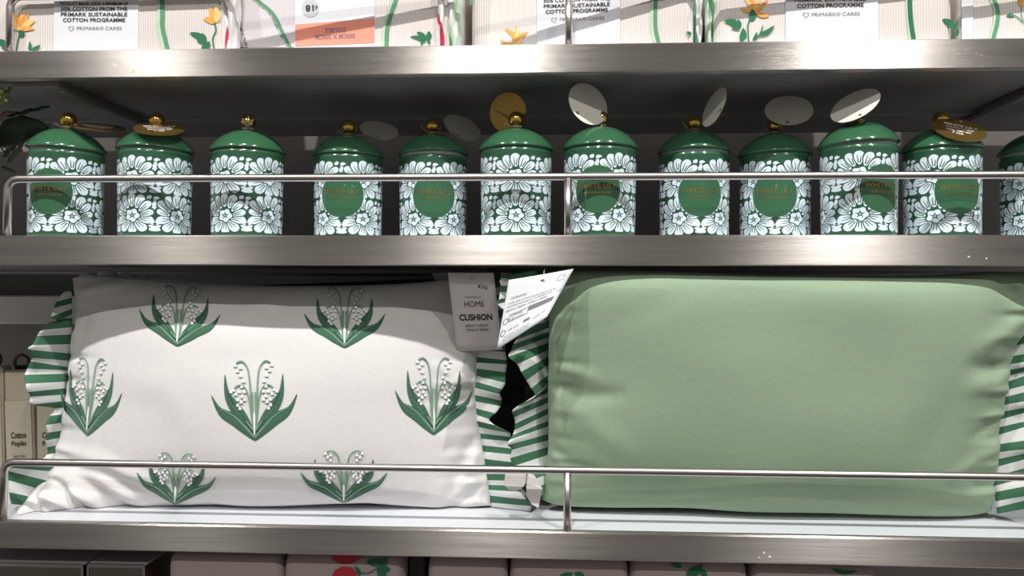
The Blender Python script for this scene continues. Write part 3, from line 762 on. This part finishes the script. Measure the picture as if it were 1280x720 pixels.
# ---- sage green cushion
CG = tag(empty('ruffled_cushion', (at(960, 640, .1).x, .1, Z3T)), 'plain sage green oblong cushion with green striped ruffled ends', 'cushion')
go = [
 [(690, 343), (720, 338), (800, 338), (950, 343), (1100, 345), (1180, 343), (1230, 340), (1278, 341)],
 [(677, 632), (700, 641), (760, 643), (860, 643), (940, 648), (1050, 650), (1150, 654), (1220, 655), (1256, 647)],
 [(690, 343), (687, 380), (686, 430), (685, 500), (685, 560), (681, 600), (677, 632)],
 [(1278, 341), (1279, 370), (1270, 410), (1259, 450), (1254, 500), (1250, 540), (1251, 600), (1256, 647)]]
gfolds = [([(690, 482), (720, 492), (770, 488)], 10, -.004), ([(690, 500), (730, 520), (780, 560)], 16, .0025), ([(690, 455), (715, 462), (740, 468)], 8, .003),
 ([(1195, 455), (1230, 458), (1262, 440)], 11, -.007), ([(1190, 480), (1225, 476), (1256, 470)], 11, .004), ([(1200, 430), (1235, 415), (1268, 395)], 12, .005),
 ([(1180, 480), (1150, 530), (1120, 600)], 26, -.002), ([(1222, 348), (1232, 362), (1262, 380)], 8, -.004), ([(1245, 345), (1255, 360), (1276, 366)], 7, .004),
 ([(1252, 520), (1225, 530), (1205, 540)], 7, -.0035), ([(1251, 560), (1215, 570), (1180, 590)], 9, .003), ([(1252, 600), (1225, 605), (1205, 600)], 8, -.003),
 ([(780, 430), (900, 450), (1040, 440)], 40, .0015), ([(700, 600), (800, 610), (900, 605)], 20, -.002), ([(760, 400), (820, 380), (860, 350)], 18, -.0015),
 ([(690, 560), (710, 575), (745, 585)], 8, -.003)]
cg, bg = cushion(CG, go, .074, .060, .055, gfolds, GREEN_F, 'cushion_cover', seed=11, lean=-.125, pucker=(.0012, .0026), pw=3.4, e=.5, pbot=2.3, ebot=.46, ptop=10, etop=.40, ymin=-.008, Yed=(.055, .055, .07, .07))
GLk = [(668, 345, 692, 345), (664, 352, 692, 354), (662, 362, 691, 364), (660, 374, 691, 374), (658, 386, 690, 384), (655, 398, 690, 392), (653, 412, 690, 399), (646, 424, 690, 408), (642, 430, 690, 413), (638, 440, 690, 420), (636, 446, 690, 427), (647, 455, 690, 435), (652, 464, 690, 443), (658, 475, 690, 452),
 (664, 486, 690, 464), (669, 495, 690, 473), (658, 502, 690, 481), (648, 507, 690, 488), (641, 513, 690, 494), (643, 521, 690, 501), (644, 530, 690, 508), (643, 538, 690, 515), (641, 544, 690, 524),
 (637, 549, 690, 531), (635, 555, 690, 541), (640, 562, 690, 549), (638, 573, 690, 557), (642, 584, 689, 567), (650, 592, 688, 581), (660, 601, 687, 591), (666, 613, 686, 601), (672, 624, 684, 614)]
ruffle(CG, [k+((.07,) if i < 10 else (.05,)) for i, k in enumerate(GLk)], .098, .06, .006, start=0, seed=5)
GTk = [(668, 338, 672, 341), (628, 347, 652, 352), (626, 357, 640, 357), (625, 365, 640, 366), (624, 374, 636, 372), (622, 380, 634, 377), (632, 389, 640, 383)]
ruffle(CG, GTk, .03, .022, .002, name='ruffle_corner', start=0, seed=6)
GRk = []; yy = 372; k = 0
rs_ = np.random.RandomState(2)
Rg = resample(go[3], 60)
while yy < 652:
    ix = float(np.interp(yy, Rg[:, 1], Rg[:, 0]))-9
    GRk.append((ix+62, yy-14+rs_.uniform(-4, 4), ix, yy)); yy += rs_.uniform(7.5, 12)
ruffle(CG, GRk, .076, .045, .008, start=0, seed=8)
card(CG, [(636, 350, -.004), (717, 336, .002), (684, 396, -.012), (621, 437, -.016)], 'information_card', PAPER, [
 ('CUSHION', .22, .29, .26, .035, INK, .02, 0), ('COVER 100% COTTON FILLING 100% POLYESTER', .46, .36, .80, .03, GINK, .02, 0), ('MACHINE WASHABLE AT 30 DEGREES MAX', .44, .41, .76, .03, GINK, .02, 0),
 ('30CM X 50CM / 12INS X 20INS', .40, .47, .70, .032, INK, .02, 0), ('#r', .30, .60, .34, .11, INK, .02, 0), ('#b', .68, .565, .44, .085, GINK, .0, 0), ('#o', .08, .63, .10, .085, INK, 0, 0), ('#o', .07, .80, .10, .085, INK, 0, 0),
 ('CARE', .26, .575, .2, .03, INK, 0, 0), ('KEEP AWAY', .28, .63, .24, .03, GINK, 0, 0), ('UK CA', .26, .79, .20, .04, GINK, 0, 0), ('#b', .50, .77, .12, .045, GINK, 0, 0),
 ('Keep dry', .76, .80, .22, .05, GINK, .25, 0), ('DESIGNED IN DUBLIN', .34, .88, .5, .025, GINK, 0, 0), ('ALL RIGHTS RESERVED', .34, .92, .5, .025, GINK, 0, 0), ('#r', .86, .14, .10, .11, GINK, 0, 0), ('12', .94, .42, .08, .03, GINK, 0, 0), ('♥', .55, .115, .05, .04, INK, 0, 0)], bend=-.0015)
m = MB(); m.tube([at(680, 352, -.002), at(680, 340, .004), at(681, 336, .008)], .0005, 6); m.build('card_string', STRING, CG, True)
# small woven care labels at the bottom of the gap
SAT = fabric('satin_label', srgb(214, 208, 206), .0002)
def carelabel(parent, pts, Y0, Y1, name='care_label'):
    n = len(pts); V = [at(x, y, Y0 if k in (0, 1) else Y1) for k, (x, y) in enumerate(pts)]
    o = mk(name, V, [tuple(range(n))], SAT, parent, smooth=False); solid(o, .0008); return o
carelabel(CW, [(632, 588), (658, 588), (657, 604), (652, 611), (644, 614), (636, 612), (630, 606)], .03, .028)
carelabel(CG, [(660, 590), (668, 594), (678, 611), (673, 635), (664, 630), (658, 620), (658, 604)], .034, .030)

# ---- black cushion behind the gap, with a striped ruffle end showing at the top
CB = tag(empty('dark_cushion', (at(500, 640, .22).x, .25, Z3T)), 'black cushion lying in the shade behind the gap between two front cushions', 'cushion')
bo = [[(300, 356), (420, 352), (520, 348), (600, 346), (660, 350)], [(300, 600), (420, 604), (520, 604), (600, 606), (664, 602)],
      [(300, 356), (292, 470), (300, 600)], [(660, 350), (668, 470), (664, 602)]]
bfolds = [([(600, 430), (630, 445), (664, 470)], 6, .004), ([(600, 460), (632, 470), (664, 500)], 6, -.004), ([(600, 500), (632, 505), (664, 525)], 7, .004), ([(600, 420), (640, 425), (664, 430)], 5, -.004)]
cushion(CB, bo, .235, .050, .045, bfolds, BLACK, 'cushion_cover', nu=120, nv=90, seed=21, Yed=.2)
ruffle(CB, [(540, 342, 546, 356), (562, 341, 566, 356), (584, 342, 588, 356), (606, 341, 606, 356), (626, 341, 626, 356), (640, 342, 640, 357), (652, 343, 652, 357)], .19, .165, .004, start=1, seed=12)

# ------------------------------------------------------------------ folded bedding on the top shelf
def ribbed(name, col, ang=0.0):
    m = mat(name, col, .9); N, L, P = nt(m)
    v = coord(m, (1, 1, 1), rot=(0, ang, 0)); wv = N.new('ShaderNodeTexWave'); wv.inputs['Scale'].default_value = 115; wv.inputs['Distortion'].default_value = .6
    wv.inputs['Detail'].default_value = 1; wv.bands_direction = 'X'; L.new(v, wv.inputs['Vector'])
    L.new(ramp(m, wv.outputs['Fac'], .1, .8, tuple(c*.86 for c in col[:3])+(1,), col), P.inputs['Base Color'])
    bump(m, wv.outputs['Fac'], .5, .0006); bump(m, noise(m, coord(m, (600, 600, 600)), 1, 2), .3, .0004); return m
LIN = ribbed('ribbed_linen', srgb(228, 221, 216)); LIN2 = ribbed('diagonal_ribbed_linen', srgb(216, 210, 212), -.62)
P_G = fabric('print_green', srgb(92, 148, 112), .0003); P_GL = fabric('print_pale_green', srgb(186, 212, 186), .0003); P_GD = fabric('print_dark_green', srgb(44, 112, 76), .0003)
P_Y = fabric('print_yellow', srgb(244, 200, 122), .0003); P_O = fabric('print_orange', srgb(238, 168, 84), .0003); P_R = fabric('print_red', srgb(196, 48, 84), .0003)
class Pack:
    def __init__(s, pxl, Yl, pxr, Yr, label, zt=Z1T, hgt=.12, dep=.2, mtl=None, name='bedding_pack', yref=55, cat='bedding', group='folded bedding packs on the top shelf', rnd=.010):
        a = at(pxl, yref, Yl); b = at(pxr, yref, Yr); a.z = b.z = zt
        s.a, s.b = a, b; t = (b-a); s.L = t.length; s.t = t.normalized(); s.n = Vector((s.t.y, -s.t.x, 0))  # n faces the viewer
        s.root = empty(name, a, math.atan2(s.t.y, s.t.x)); tag(s.root, label, cat, group); s.zt = zt; s.h = hgt
        # soft body: rounded-box cross-section with slight sag
        nx, na = 40, 36; V = []; Fc = []
        for i in range(nx+1):
            q = i/nx; x = s.L*q; e = min(q, 1-q)*s.L; ins = rnd*(1-math.sqrt(max(0, 1-max(0, 1-e/rnd)**2)))
            y0, y1 = ins*.9, dep-ins; z0, z1 = ins*.5, hgt-ins; rr = rnd
            for cx_, cz_, a0 in ((y0+rr, z0+rr*.4, math.pi), (y1-rr, z0+rr*.4, 1.5*math.pi), (y1-rr, z1-rr, 0), (y0+rr, z1-rr, .5*math.pi)):
                for k in range(na//4):
                    aa = a0+math.pi/2*k/(na//4-1); kz = .4 if a0 in (math.pi, 1.5*math.pi) else 1
                    V.append((x, cx_+rr*math.cos(aa), cz_+rr*kz*math.sin(aa)))
        for i in range(nx):
            for k in range(na): Fc.append((i*na+k, (i+1)*na+k, (i+1)*na+(k+1) % na, i*na+(k+1) % na))
        Fc.append(tuple(range(na))); Fc.append(tuple(nx*na+k for k in range(na))[::-1])
        s.body = mk('folded_cloth', V, Fc, mtl or LIN, s.root, world=False)
    def hit(s, px, py, off=.0008):
        d = ray(px, py); q = s.a+s.n*off; t = (q-CAMP).dot(s.n)/d.dot(s.n); return CAMP+d*t
    def clipz(s, P): P.z = max(P.z, s.zt+.0003); return P
    def poly(s, pts, mtl, name='print', off=.0008, mi=None, parent=None):
        V = [s.clipz(s.hit(x, y, off)) for x, y in pts]
        return V
    def prints(s, items, name, parent=None):
        """items: ('rib', pts, width px, mat) or ('poly', pts, mat) or ('leaf', a, b, width, mat)"""
        m = MB(); mats = []
        def mid(mt):
            if mt not in mats: mats.append(mt)
            return mats.index(mt)
        for q, it in enumerate(items):
            off = .0009+.00008*q
            if it[0] == 'poly': V = s.poly(it[1], None, off=off); m.add(V, [tuple(range(len(V)))], mid(it[2])); continue
            if it[0] == 'rib': C = resample(it[1], 24); wf = lambda t: it[2]/2; mt = it[3]
            else:
                a, b = np.array(it[1], float), np.array(it[2], float); t = b-a; nn = np.array([-t[1], t[0]]); bend = it[5] if len(it) > 5 else .1
                C = resample([a, (a+b)/2+nn*bend, b], 16); wf = lambda t: it[3]/2*math.sin(math.pi*min(1, max(.02, t**.85)))+.15; mt = it[4]
            V = []; n = len(C)
            for i in range(n):
                t = C[min(i+1, n-1)]-C[max(i-1, 0)]; t = t/np.linalg.norm(t); wv = wf(i/(n-1))
                for sg in (-1, 1): V.append(s.clipz(s.hit(C[i][0]-t[1]*wv*sg, C[i][1]+t[0]*wv*sg, off)))
            m.add(V, [(2*i, 2*i+1, 2*i+3, 2*i+2) for i in range(n-1)], mid(mt))
        return m.build(name, mats, parent or s.root)
    def band(s, x0, x1, lab=None):
        """paper sleeve round the pack between pixel columns x0 and x1"""
        a = (s.hit(x0, 40)-s.a).dot(s.t); b = (s.hit(x1, 40)-s.a).dot(s.t)
        m = MB(); m.box(a, b, -.0016, -.0002, .001, s.h+.0002); m.box(a, b, -.0016, .12, s.h+.0002, s.h+.0012)
        o = m.build('paper_band', PAPER, s.root, world=False)
        if lab: tag(o, lab)
        return o
    def text(s, par, st, cx, cyp, wpx, hpx, mt, bold=0.0, rot=0.0, off=.0022):
        v2, f2 = text2d(st, wpx, hpx, bold); c, sn = math.cos(rot), math.sin(rot)
        inv = wm(s.root).inverted()
        V = [inv @ s.hit(cx+x*c-y*sn, cyp-(x*sn+y*c), off) for x, y in v2]
        return mk('printed_line', V, f2, mt, par, smooth=False, world=False)
def heart(s, par, cx, cyp, sz):
    T = np.linspace(0, 2*math.pi, 40); hx = 16*np.sin(T)**3/16; hy = (13*np.cos(T)-5*np.cos(2*T)-2*np.cos(3*T)-np.cos(4*T))/15
    inv = wm(s.root).inverted(); V = []
    for k in (1, .78):
        V += [inv @ s.hit(cx+x*k*sz, cyp-(y*k)*sz, .0022) for x, y in zip(hx, hy)]
    n = 40; mk('heart_mark', V, [(k, (k+1) % n, n+(k+1) % n, n+k) for k in range(n)], GINK, par, smooth=False, world=False)
def cares(P, o, x, y0, sc=1.0, tilt=0.0):
    def T(st, dx, dy, w_, h_, mt, b): P.text(o, st, x+dx*sc*math.cos(tilt)-(-dy)*0, y0+dy*sc-dx*sc*math.sin(tilt), w_*sc, h_*sc, mt, b, tilt)
    for st, dy, w_ in (('PRODUCT MADE USING A MINIMUM OF', 4, 85), ('50% COTTON FROM THE', 10.4, 83), ('PRIMARK SUSTAINABLE', 17.4, 83), ('COTTON PROGRAMME', 24.4, 78)):
        T(st, 0, dy, w_, 4.9 if dy > 5 else 4, INK, .02)
    heart(P, o, x+(-28.5)*sc, y0+35*sc+28.5*sc*math.sin(tilt), 3.6*sc); T('PRIMARK® CARES', 6.5, 34.6, 56, 4.4, GINK, 0)
def lily(x, y, s, spread=1):
    """orange-yellow flower seen from the side, base at x, y"""
    it = []
    for k, (dx, dy, w_) in enumerate(((-1.5, -1.0, 7), (-.9, -1.75, 7), (-.1, -2.1, 8), (.8, -1.8, 7), (1.5, -1.1, 7), (1.4, -.15, 5), (-1.4, -.3, 5))):
        it.append(('leaf', (x, y), (x+dx*s*spread, y+dy*s), w_*s/10, P_O if k % 2 else P_Y, .12 if dx < 0 else -.12))
    return it
# pack one
A = Pack(-120, .020, 282, .015, 'folded ribbed bedding pack at the far left of the top shelf, printed paper band'); X = A
X.prints([('rib', [(199, -10), (201, 20), (200, 35), (208, 64)], 8.5, P_GL), ('rib', [(202, -10), (203, 20), (203, 34), (210, 64)], 5.5, P_G)], 'printed_stem')
X.prints(lily(27, 38, 11.5)+[('rib', [(27, 38), (23, 48), (20, 66)], 1.6, P_GD), ('leaf', (28, 46), (24, 38), 8, P_GD), ('leaf', (36, 63), (37, 52), 4, P_GD), ('leaf', (38, 63), (50, 56), 5, P_GD), ('leaf', (10, 60), (-6, 50), 8, P_GD), ('leaf', (9, 63), (2, 60), 4, P_GD)], 'printed_flower')
X.prints([('leaf', (270, 29), (254, 24), 8, P_O), ('leaf', (268, 28), (262, 10), 9, P_O), ('leaf', (270, 28), (269, 8), 8, P_Y), ('rib', [(268, 28), (270, 38), (266, 48), (268, 62)], 1.8, P_GD),
 ('leaf', (258, 54), (237, 41), 8, P_GD), ('leaf', (258, 56), (246, 51), 5, P_GD), ('leaf', (257, 54), (252, 41), 4, P_GD), ('leaf', (252, 62), (262, 52), 9, P_GD)], 'printed_flower')
o = X.band(68, 173, 'white paper band with black lettering'); cares(X, o, 117.5, .5)
# pack two
B = Pack(300, .050, 566, .022, 'folded bedding pack with the upside-down white and salmon paper band', mtl=LIN)
X = B
X.prints([('poly', [(299, -12), (368, -12), (368, 59), (299, 59)], LIN2)], 'diagonal_fold')
X.prints([('rib', [(302, -14), (322, 2), (340, 18), (350, 38), (362, 60)], 6.5, P_GL), ('rib', [(304, -14), (324, 2), (342, 18), (352, 38), (363, 60)], 4, P_G)], 'printed_stem')
X.prints([('rib', [(300, 26), (303, 42), (309, 60)], 3.5, P_G)], 'printed_stem')
X.prints([('rib', [(497, -12), (488, 14), (482, 36), (482, 60)], 7.5, P_GL), ('rib', [(499, -12), (490, 14), (484, 36), (483, 60)], 5, P_G)], 'printed_stem')
X.prints([('leaf', (530, 52), (513, 46), 5, P_GD), ('leaf', (532, 50), (521, 40), 6, P_GD), ('leaf', (534, 50), (536, 39), 7, P_GD), ('leaf', (532, 50), (526, 56), 4, P_GD), ('leaf', (535, 48), (538, 55), 4, P_GD)], 'printed_leaves')
o = X.band(368.5, 468.5, 'white and salmon paper band printed upside down')
def quad(P, par, pts, mt, name, off=.0020):
    inv = wm(P.root).inverted(); return mk(name, [inv @ P.hit(x, y, off) for x, y in pts], [tuple(range(len(pts)))], mt, par, smooth=False, world=False)
quad(X, o, [(369, 30.5), (468, 23), (468, 53.5), (369, 58.3)], SALMON, 'salmon_stripe')
quad(X, o, [(388+11*math.cos(a), 10+11.5*math.sin(a)) for a in np.linspace(0, 2*math.pi, 28)[:-1]], PALEDISC, 'price_spot')
X.text(o, '18', 387, 10, 10, 8, INK, .02, math.pi+.05, .0026); X.text(o, '£', 395, 9.5, 4, 4.8, INK, 0, math.pi+.05, .0026)
X.text(o, 'DOUBLE', 419, 37.5, 26, 5.6, GINK, 0, math.pi+.04, .0026); X.text(o, '200CM X 200CM', 419, 45.5, 50, 5.6, GINK, .01, math.pi+.04, .0026)
# pack three
C = Pack(587, .060, 866, .014, 'folded bedding pack behind the middle rail post on the top shelf'); X = C
X.prints([('rib', [(818, -12), (817, 20), (818, 40), (824, 60)], 8, P_GL), ('rib', [(820, -12), (819, 20), (820, 40), (825, 60)], 5, P_G)], 'printed_stem')
X.prints([('leaf', (644, 56), (626, 50), 6, P_O, -.2), ('leaf', (644, 56), (631, 36), 6, P_O, .2), ('leaf', (644, 56), (644.5, 31), 5, P_Y), ('leaf', (644, 56), (660, 40), 6, P_O, -.1), ('leaf', (644, 57), (652, 47), 5, P_Y)], 'printed_flower')
X.prints([('leaf', (864, 44), (858, 40), 4, P_GD), ('rib', [(590, -12), (588, 6)], 3, P_G)], 'printed_leaves')
o = X.band(671.5, 775, 'white paper band with black lettering'); cares(X, o, 721, -11, 1.0, .035)
# pack four
Dk = Pack(893, .030, 1193, .014, 'folded bedding pack with a full orange lily print, fourth on the top shelf'); X = Dk
X.prints([('rib', [(1135.5, -12), (1137, 20), (1140, 50)], 8, P_GL), ('rib', [(1137, -12), (1138, 20), (1142, 50)], 6, P_GD)], 'printed_stem')
X.prints([('leaf', (940, 14), (926, 10), 5, P_O, -.1), ('leaf', (940, 14), (930, -3), 5, P_Y), ('leaf', (940, 14), (938, -8), 5, P_O), ('leaf', (941, 14), (950, -6), 5, P_Y), ('leaf', (941, 14), (960, -2), 5, P_O), ('leaf', (944, 14), (962, 20), 6, P_O),
 ('leaf', (939, 26), (940, 11), 9, P_GD), ('rib', [(939, 22), (935, 32), (936, 54)], 1.6, P_GD), ('leaf', (926, 34), (905, 26), 8, P_GD), ('leaf', (925, 34), (922, 24), 4, P_GD), ('leaf', (925, 37), (914, 35), 4, P_GD), ('leaf', (926, 52), (929, 35), 8, P_GD),
 ('leaf', (941, 51), (946, 40), 4, P_GD), ('leaf', (944, 50), (954, 31), 2, P_GD), ('leaf', (948, 44), (968, 32), 6, P_GD)], 'printed_flower')
X.prints([('leaf', (1194, 36), (1178, 24), 8, P_GD), ('leaf', (1195, 38), (1186, 34), 4, P_GD), ('leaf', (1193, 45), (1198, 36), 5, P_GD), ('leaf', (1194, 34), (1196, 25), 3, P_GD)], 'printed_leaves')
o = X.band(982, 1097, 'white paper band with black lettering'); cares(X, o, 1038, -19.5, 1.07, .02)
# pack five
Ek = Pack(1200, .032, 1400, .018, 'folded bedding pack cut off by the right edge of the top shelf'); X = Ek
X.band(1202, 1216, 'white paper edge strip')
X.prints([('rib', [(1234, -12), (1244, 8), (1245, 26), (1239, 50)], 7, P_GL), ('rib', [(1236, -12), (1246, 8), (1247, 26), (1241, 50)], 5, P_G)], 'printed_stem')
X.prints([('leaf', (1276, 8), (1274, -8), 8, P_O), ('leaf', (1279, 8), (1284, -8), 7, P_Y), ('rib', [(1277, 8), (1277, 18), (1279, 26)], 1, P_G), ('leaf', (1268, 20), (1258, 20), 4, P_GD), ('rib', [(1262, 19), (1270, 20), (1281, 29)], 1.4, P_G)], 'printed_flower')
# folded ends of packs: soft vertical rolls of cloth with bits of the print on them
def roll(P, x0, x1, Y, cols, seed, name='folded_edge', h=None):
    rs = np.random.RandomState(seed); V = []; Fc = []; mi = []; nz, na = 90, 84; hh = h or P.h*.96
    a = at(x0, 55, Y); b = at(x1, 55, Y); c = (a+b)/2; rx = (b-a).length/2
    for j in range(nz+1):
        z = hh*j/nz
        for k in range(na):
            an = 2*math.pi*k/na
            f = 1+.22*math.sin(3*an+z*70+seed)+.14*math.sin(5*an-z*120+seed*2)
            V.append(Vector((c.x+rx*.86*f*math.cos(an), max(.0134, c.y+.0165+.013*f*math.sin(an)), P.zt+z)))
    for j in range(nz):
        for k in range(na):
            Fc.append((j*na+k, j*na+(k+1) % na, (j+1)*na+(k+1) % na, (j+1)*na+k)); mi.append(cols[int((k/na*7+j*.04+.5*math.sin(j*.12+seed)) % len(cols))])
    Fc.append(tuple(range(na))[::-1]); mi.append(0); Fc.append(tuple(nz*na+k for k in range(na))); mi.append(0)
    return mk(name, V, Fc, [WHITE_F, P_GL, P_G, P_R], P.root, mi=mi)
roll(A, 268, 281, .014, [0, 1, 0, 0, 0, 0, 0], 1); roll(A, 278, 290, .014, [0, 0, 0, 0, 3, 0, 0], 2)
roll(B, 543, 557, .012, [0, 0, 1, 0, 0, 3, 0], 3); roll(B, 555, 574, .018, [1, 1, 0, 1, 2, 1, 0], 4)
roll(C, 856, 868, .016, [0, 0, 0, 1, 0, 0, 0], 5); roll(C, 866, 880, .030, [0, 1, 0, 0, 1, 2, 0], 6); roll(Dk, 884, 897, .034, [1, 0, 2, 1, 0, 1, 2], 7)

# ------------------------------------------------------------------ cotton poplin packs hanging at the left, behind the white cushion
KR = mat('beige_wrapper', srgb(196, 184, 160), .6); LBL = mat('beige_label', srgb(204, 194, 172), .7); HOOK = mat('black_plastic_hanger', srgb(40, 38, 38), .4)
def pop(x0, x1, ytop, ybot, Y, lean, label, txt=True):
    a = at(x0, 560, Y); b = at(x1, 560, Y); zt = at(x0, ytop, Y).z; wd = b.x-a.x
    r = tag(empty('sheet_pack', (a.x+wd/2, Y+.01, Z3T)), label, 'packaged sheets', 'cotton poplin packs at the left')
    M = Matrix.Translation(r.location) @ Matrix.Rotation(lean, 4, 'Y')
    hh = zt-Z3T; m = MB(); m.box(-wd/2, wd/2, -.012, .012, .0015, hh, .003, M=M)
    m.build('wrapper', KR, r)
    m = MB(); m.box(-wd*.25, wd*.25, -.003, .0, hh, hh+.006, .001, M=M); m.tube([M @ Vector((.010*math.cos(t_), -.001, hh+.009+.010*math.sin(t_))) for t_ in np.linspace(-.9, 4.0, 16)], .0022, 8)
    m.build('hanger_loop', HOOK, r, True)
    m = MB(); m.box(-wd*.46, wd*.46, -.0128, -.0122, .002, hh*.72, M=M); lb = m.build('paper_label', LBL, r)
    inv = wm(r).inverted()
    zt_ = at(x0, 549, Y).z-Z3T
    for st, w_, h_, z in (('Cotton', .55, .0085, zt_+.006), ('Poplin', .52, .0085, zt_-.006), ('KING SIZE', .42, .003, zt_-.022), ('fitted sheet', .58, .0032, zt_-.031), ('200 x 150', .36, .003, zt_-.040)):
        v2, f2 = text2d(st, wd*w_, h_, .03 if h_ > .005 else 0)
        mk('printed_line', [inv @ (M @ Vector((p[0], -.0132, z+p[1]))) for p in v2], f2, INK, lb, smooth=False, world=False)
pop(-28, 6, 458, 600, .205, -.03, 'leftmost beige packaged sheet behind the rail end')
pop(10, 45, 462, 600, .205, -.05, 'beige cotton poplin sheet pack nearer the left end, mostly unhidden')
pop(48, 83, 470, 600, .21, -.03, 'beige cotton poplin sheet pack half hidden by the striped ruffle')

# ------------------------------------------------------------------ lowest shelf: mirrored boxes and linens
MIR = mat('dark_mirror_glass', (.55, .52, .46), .08, 1); CHR = mat('chrome_trim', (.8, .78, .75), .15, 1); GTOP = mat('grey_lid', srgb(190, 188, 190), .35)
def mbox(x0, x1, ytop, Y, label, dep=.10):
    a = at(x0, ytop, Y); b = at(x1, ytop, Y); z1 = a.z; r = tag(empty('mirrored_box', ((a.x+b.x)/2, Y+dep/2, Z4T)), label, 'box')
    zb = Z4T-.0003
    m = MB(); m.box(a.x+.001, b.x-.001, Y+.001, Y+dep, zb, z1-.002, .001); m.build('glass_body', MIR, r)
    m = MB(); m.box(a.x, b.x, Y, Y+dep, z1-.002, z1, .0008); m.build('lid_panel', GTOP, r)
    m = MB(); m.box(a.x, b.x, Y-.001, Y+.001, z1-.0045, z1, .0005)
    m.box(a.x-.0005, a.x+.002, Y-.001, Y+.001, zb, z1-.004, .0005); m.box(b.x-.002, b.x+.0005, Y-.001, Y+.001, zb, z1-.004, .0005); m.build('chrome_trim', CHR, r)
mbox(-40, 104, 702, .02, 'larger dark mirrored box with chrome edging, at the bottom left corner')
mbox(109, 181, 704, .02, 'smaller dark mirrored box beside the pinkish folded linen')
PK = fabric('dim_pink_linen', srgb(176, 160, 156), .0003); BK = mat('dark_gap_block', srgb(58, 50, 54), .6)
RED = fabric('print_strawberry', srgb(186, 48, 62), .0003)
hgt = at(640, 702, .02).z-Z4T
def lin(x0, x1, ytop, label, items=None, Y=.022, mtl=PK):
    z = at((x0+x1)/2, ytop, Y).z
    p = Pack(x0, Y, x1, Y, label, zt=Z4T-.0002, hgt=z-Z4T, dep=.2, mtl=mtl, name='folded_linen', yref=700, cat='folded linen', group='folded linens on the lowest shelf', rnd=.011)
    if items:
        p.clipz = lambda P: P
        p.prints(items, 'print')
    return p
lin(208, 352, 693, 'plain pinkish folded linen under the cushion shelf, beside the mirrored boxes')
E2 = lambda x, y, rx, ry: [(x+rx*math.cos(a), y+ry*math.sin(a)) for a in np.linspace(0, 2*math.pi, 24)[:-1]]
lin(353, 503, 693, 'folded linen printed with red strawberries', [('poly', E2(432, 697, 17, 8), RED), ('poly', [(414, 722), (418, 713), (428, 708), (440, 709), (446, 716), (448, 730), (430, 742), (416, 735)], RED),
 ('leaf', (450, 720), (443, 708), 5, P_GD), ('rib', [(448, 716), (462, 716), (474, 708)], 1.4, P_GD), ('leaf', (470, 706), (484, 697), 12, P_GD), ('leaf', (474, 706), (458, 703), 9, P_GD), ('leaf', (476, 706), (482, 724), 11, P_GD), ('leaf', (474, 708), (488, 712), 9, P_GD)])
m = MB(); a = at(510, 700, .05); b = at(532, 700, .05); m.box(a.x, b.x, .05, .16, Z4T-.0003, at(520, 694, .05).z, .002); tag(m.build('dark_gap_block', BK), 'dark block added to fill the shaded gap between the strawberry linen and the plain linens', 'box')  # dark block stands in for the shade in the gap between the linens
lin(534, 634, 695, 'dim folded linen right of the dark gap')
lin(637, 786, 696, 'dim folded linen with a dark leaf print, below the rail post', [('leaf', (700, 720), (716, 716), 8, P_GD), ('leaf', (730, 724), (718, 716), 8, P_GD)])
lin(788, 936, 700, 'dim folded linen with a dark leaf sprig at its top right', [('leaf', (852, 709), (838, 706), 6, P_GD), ('leaf', (858, 718), (878, 706), 12, P_GD), ('leaf', (878, 712), (884, 722), 7, P_GD)])
lin(940, 1098, 704, 'dim folded linen with a dark leaf tip, rightmost in the bottom row', [('leaf', (1040, 711), (1072, 714), 5, P_GD)])
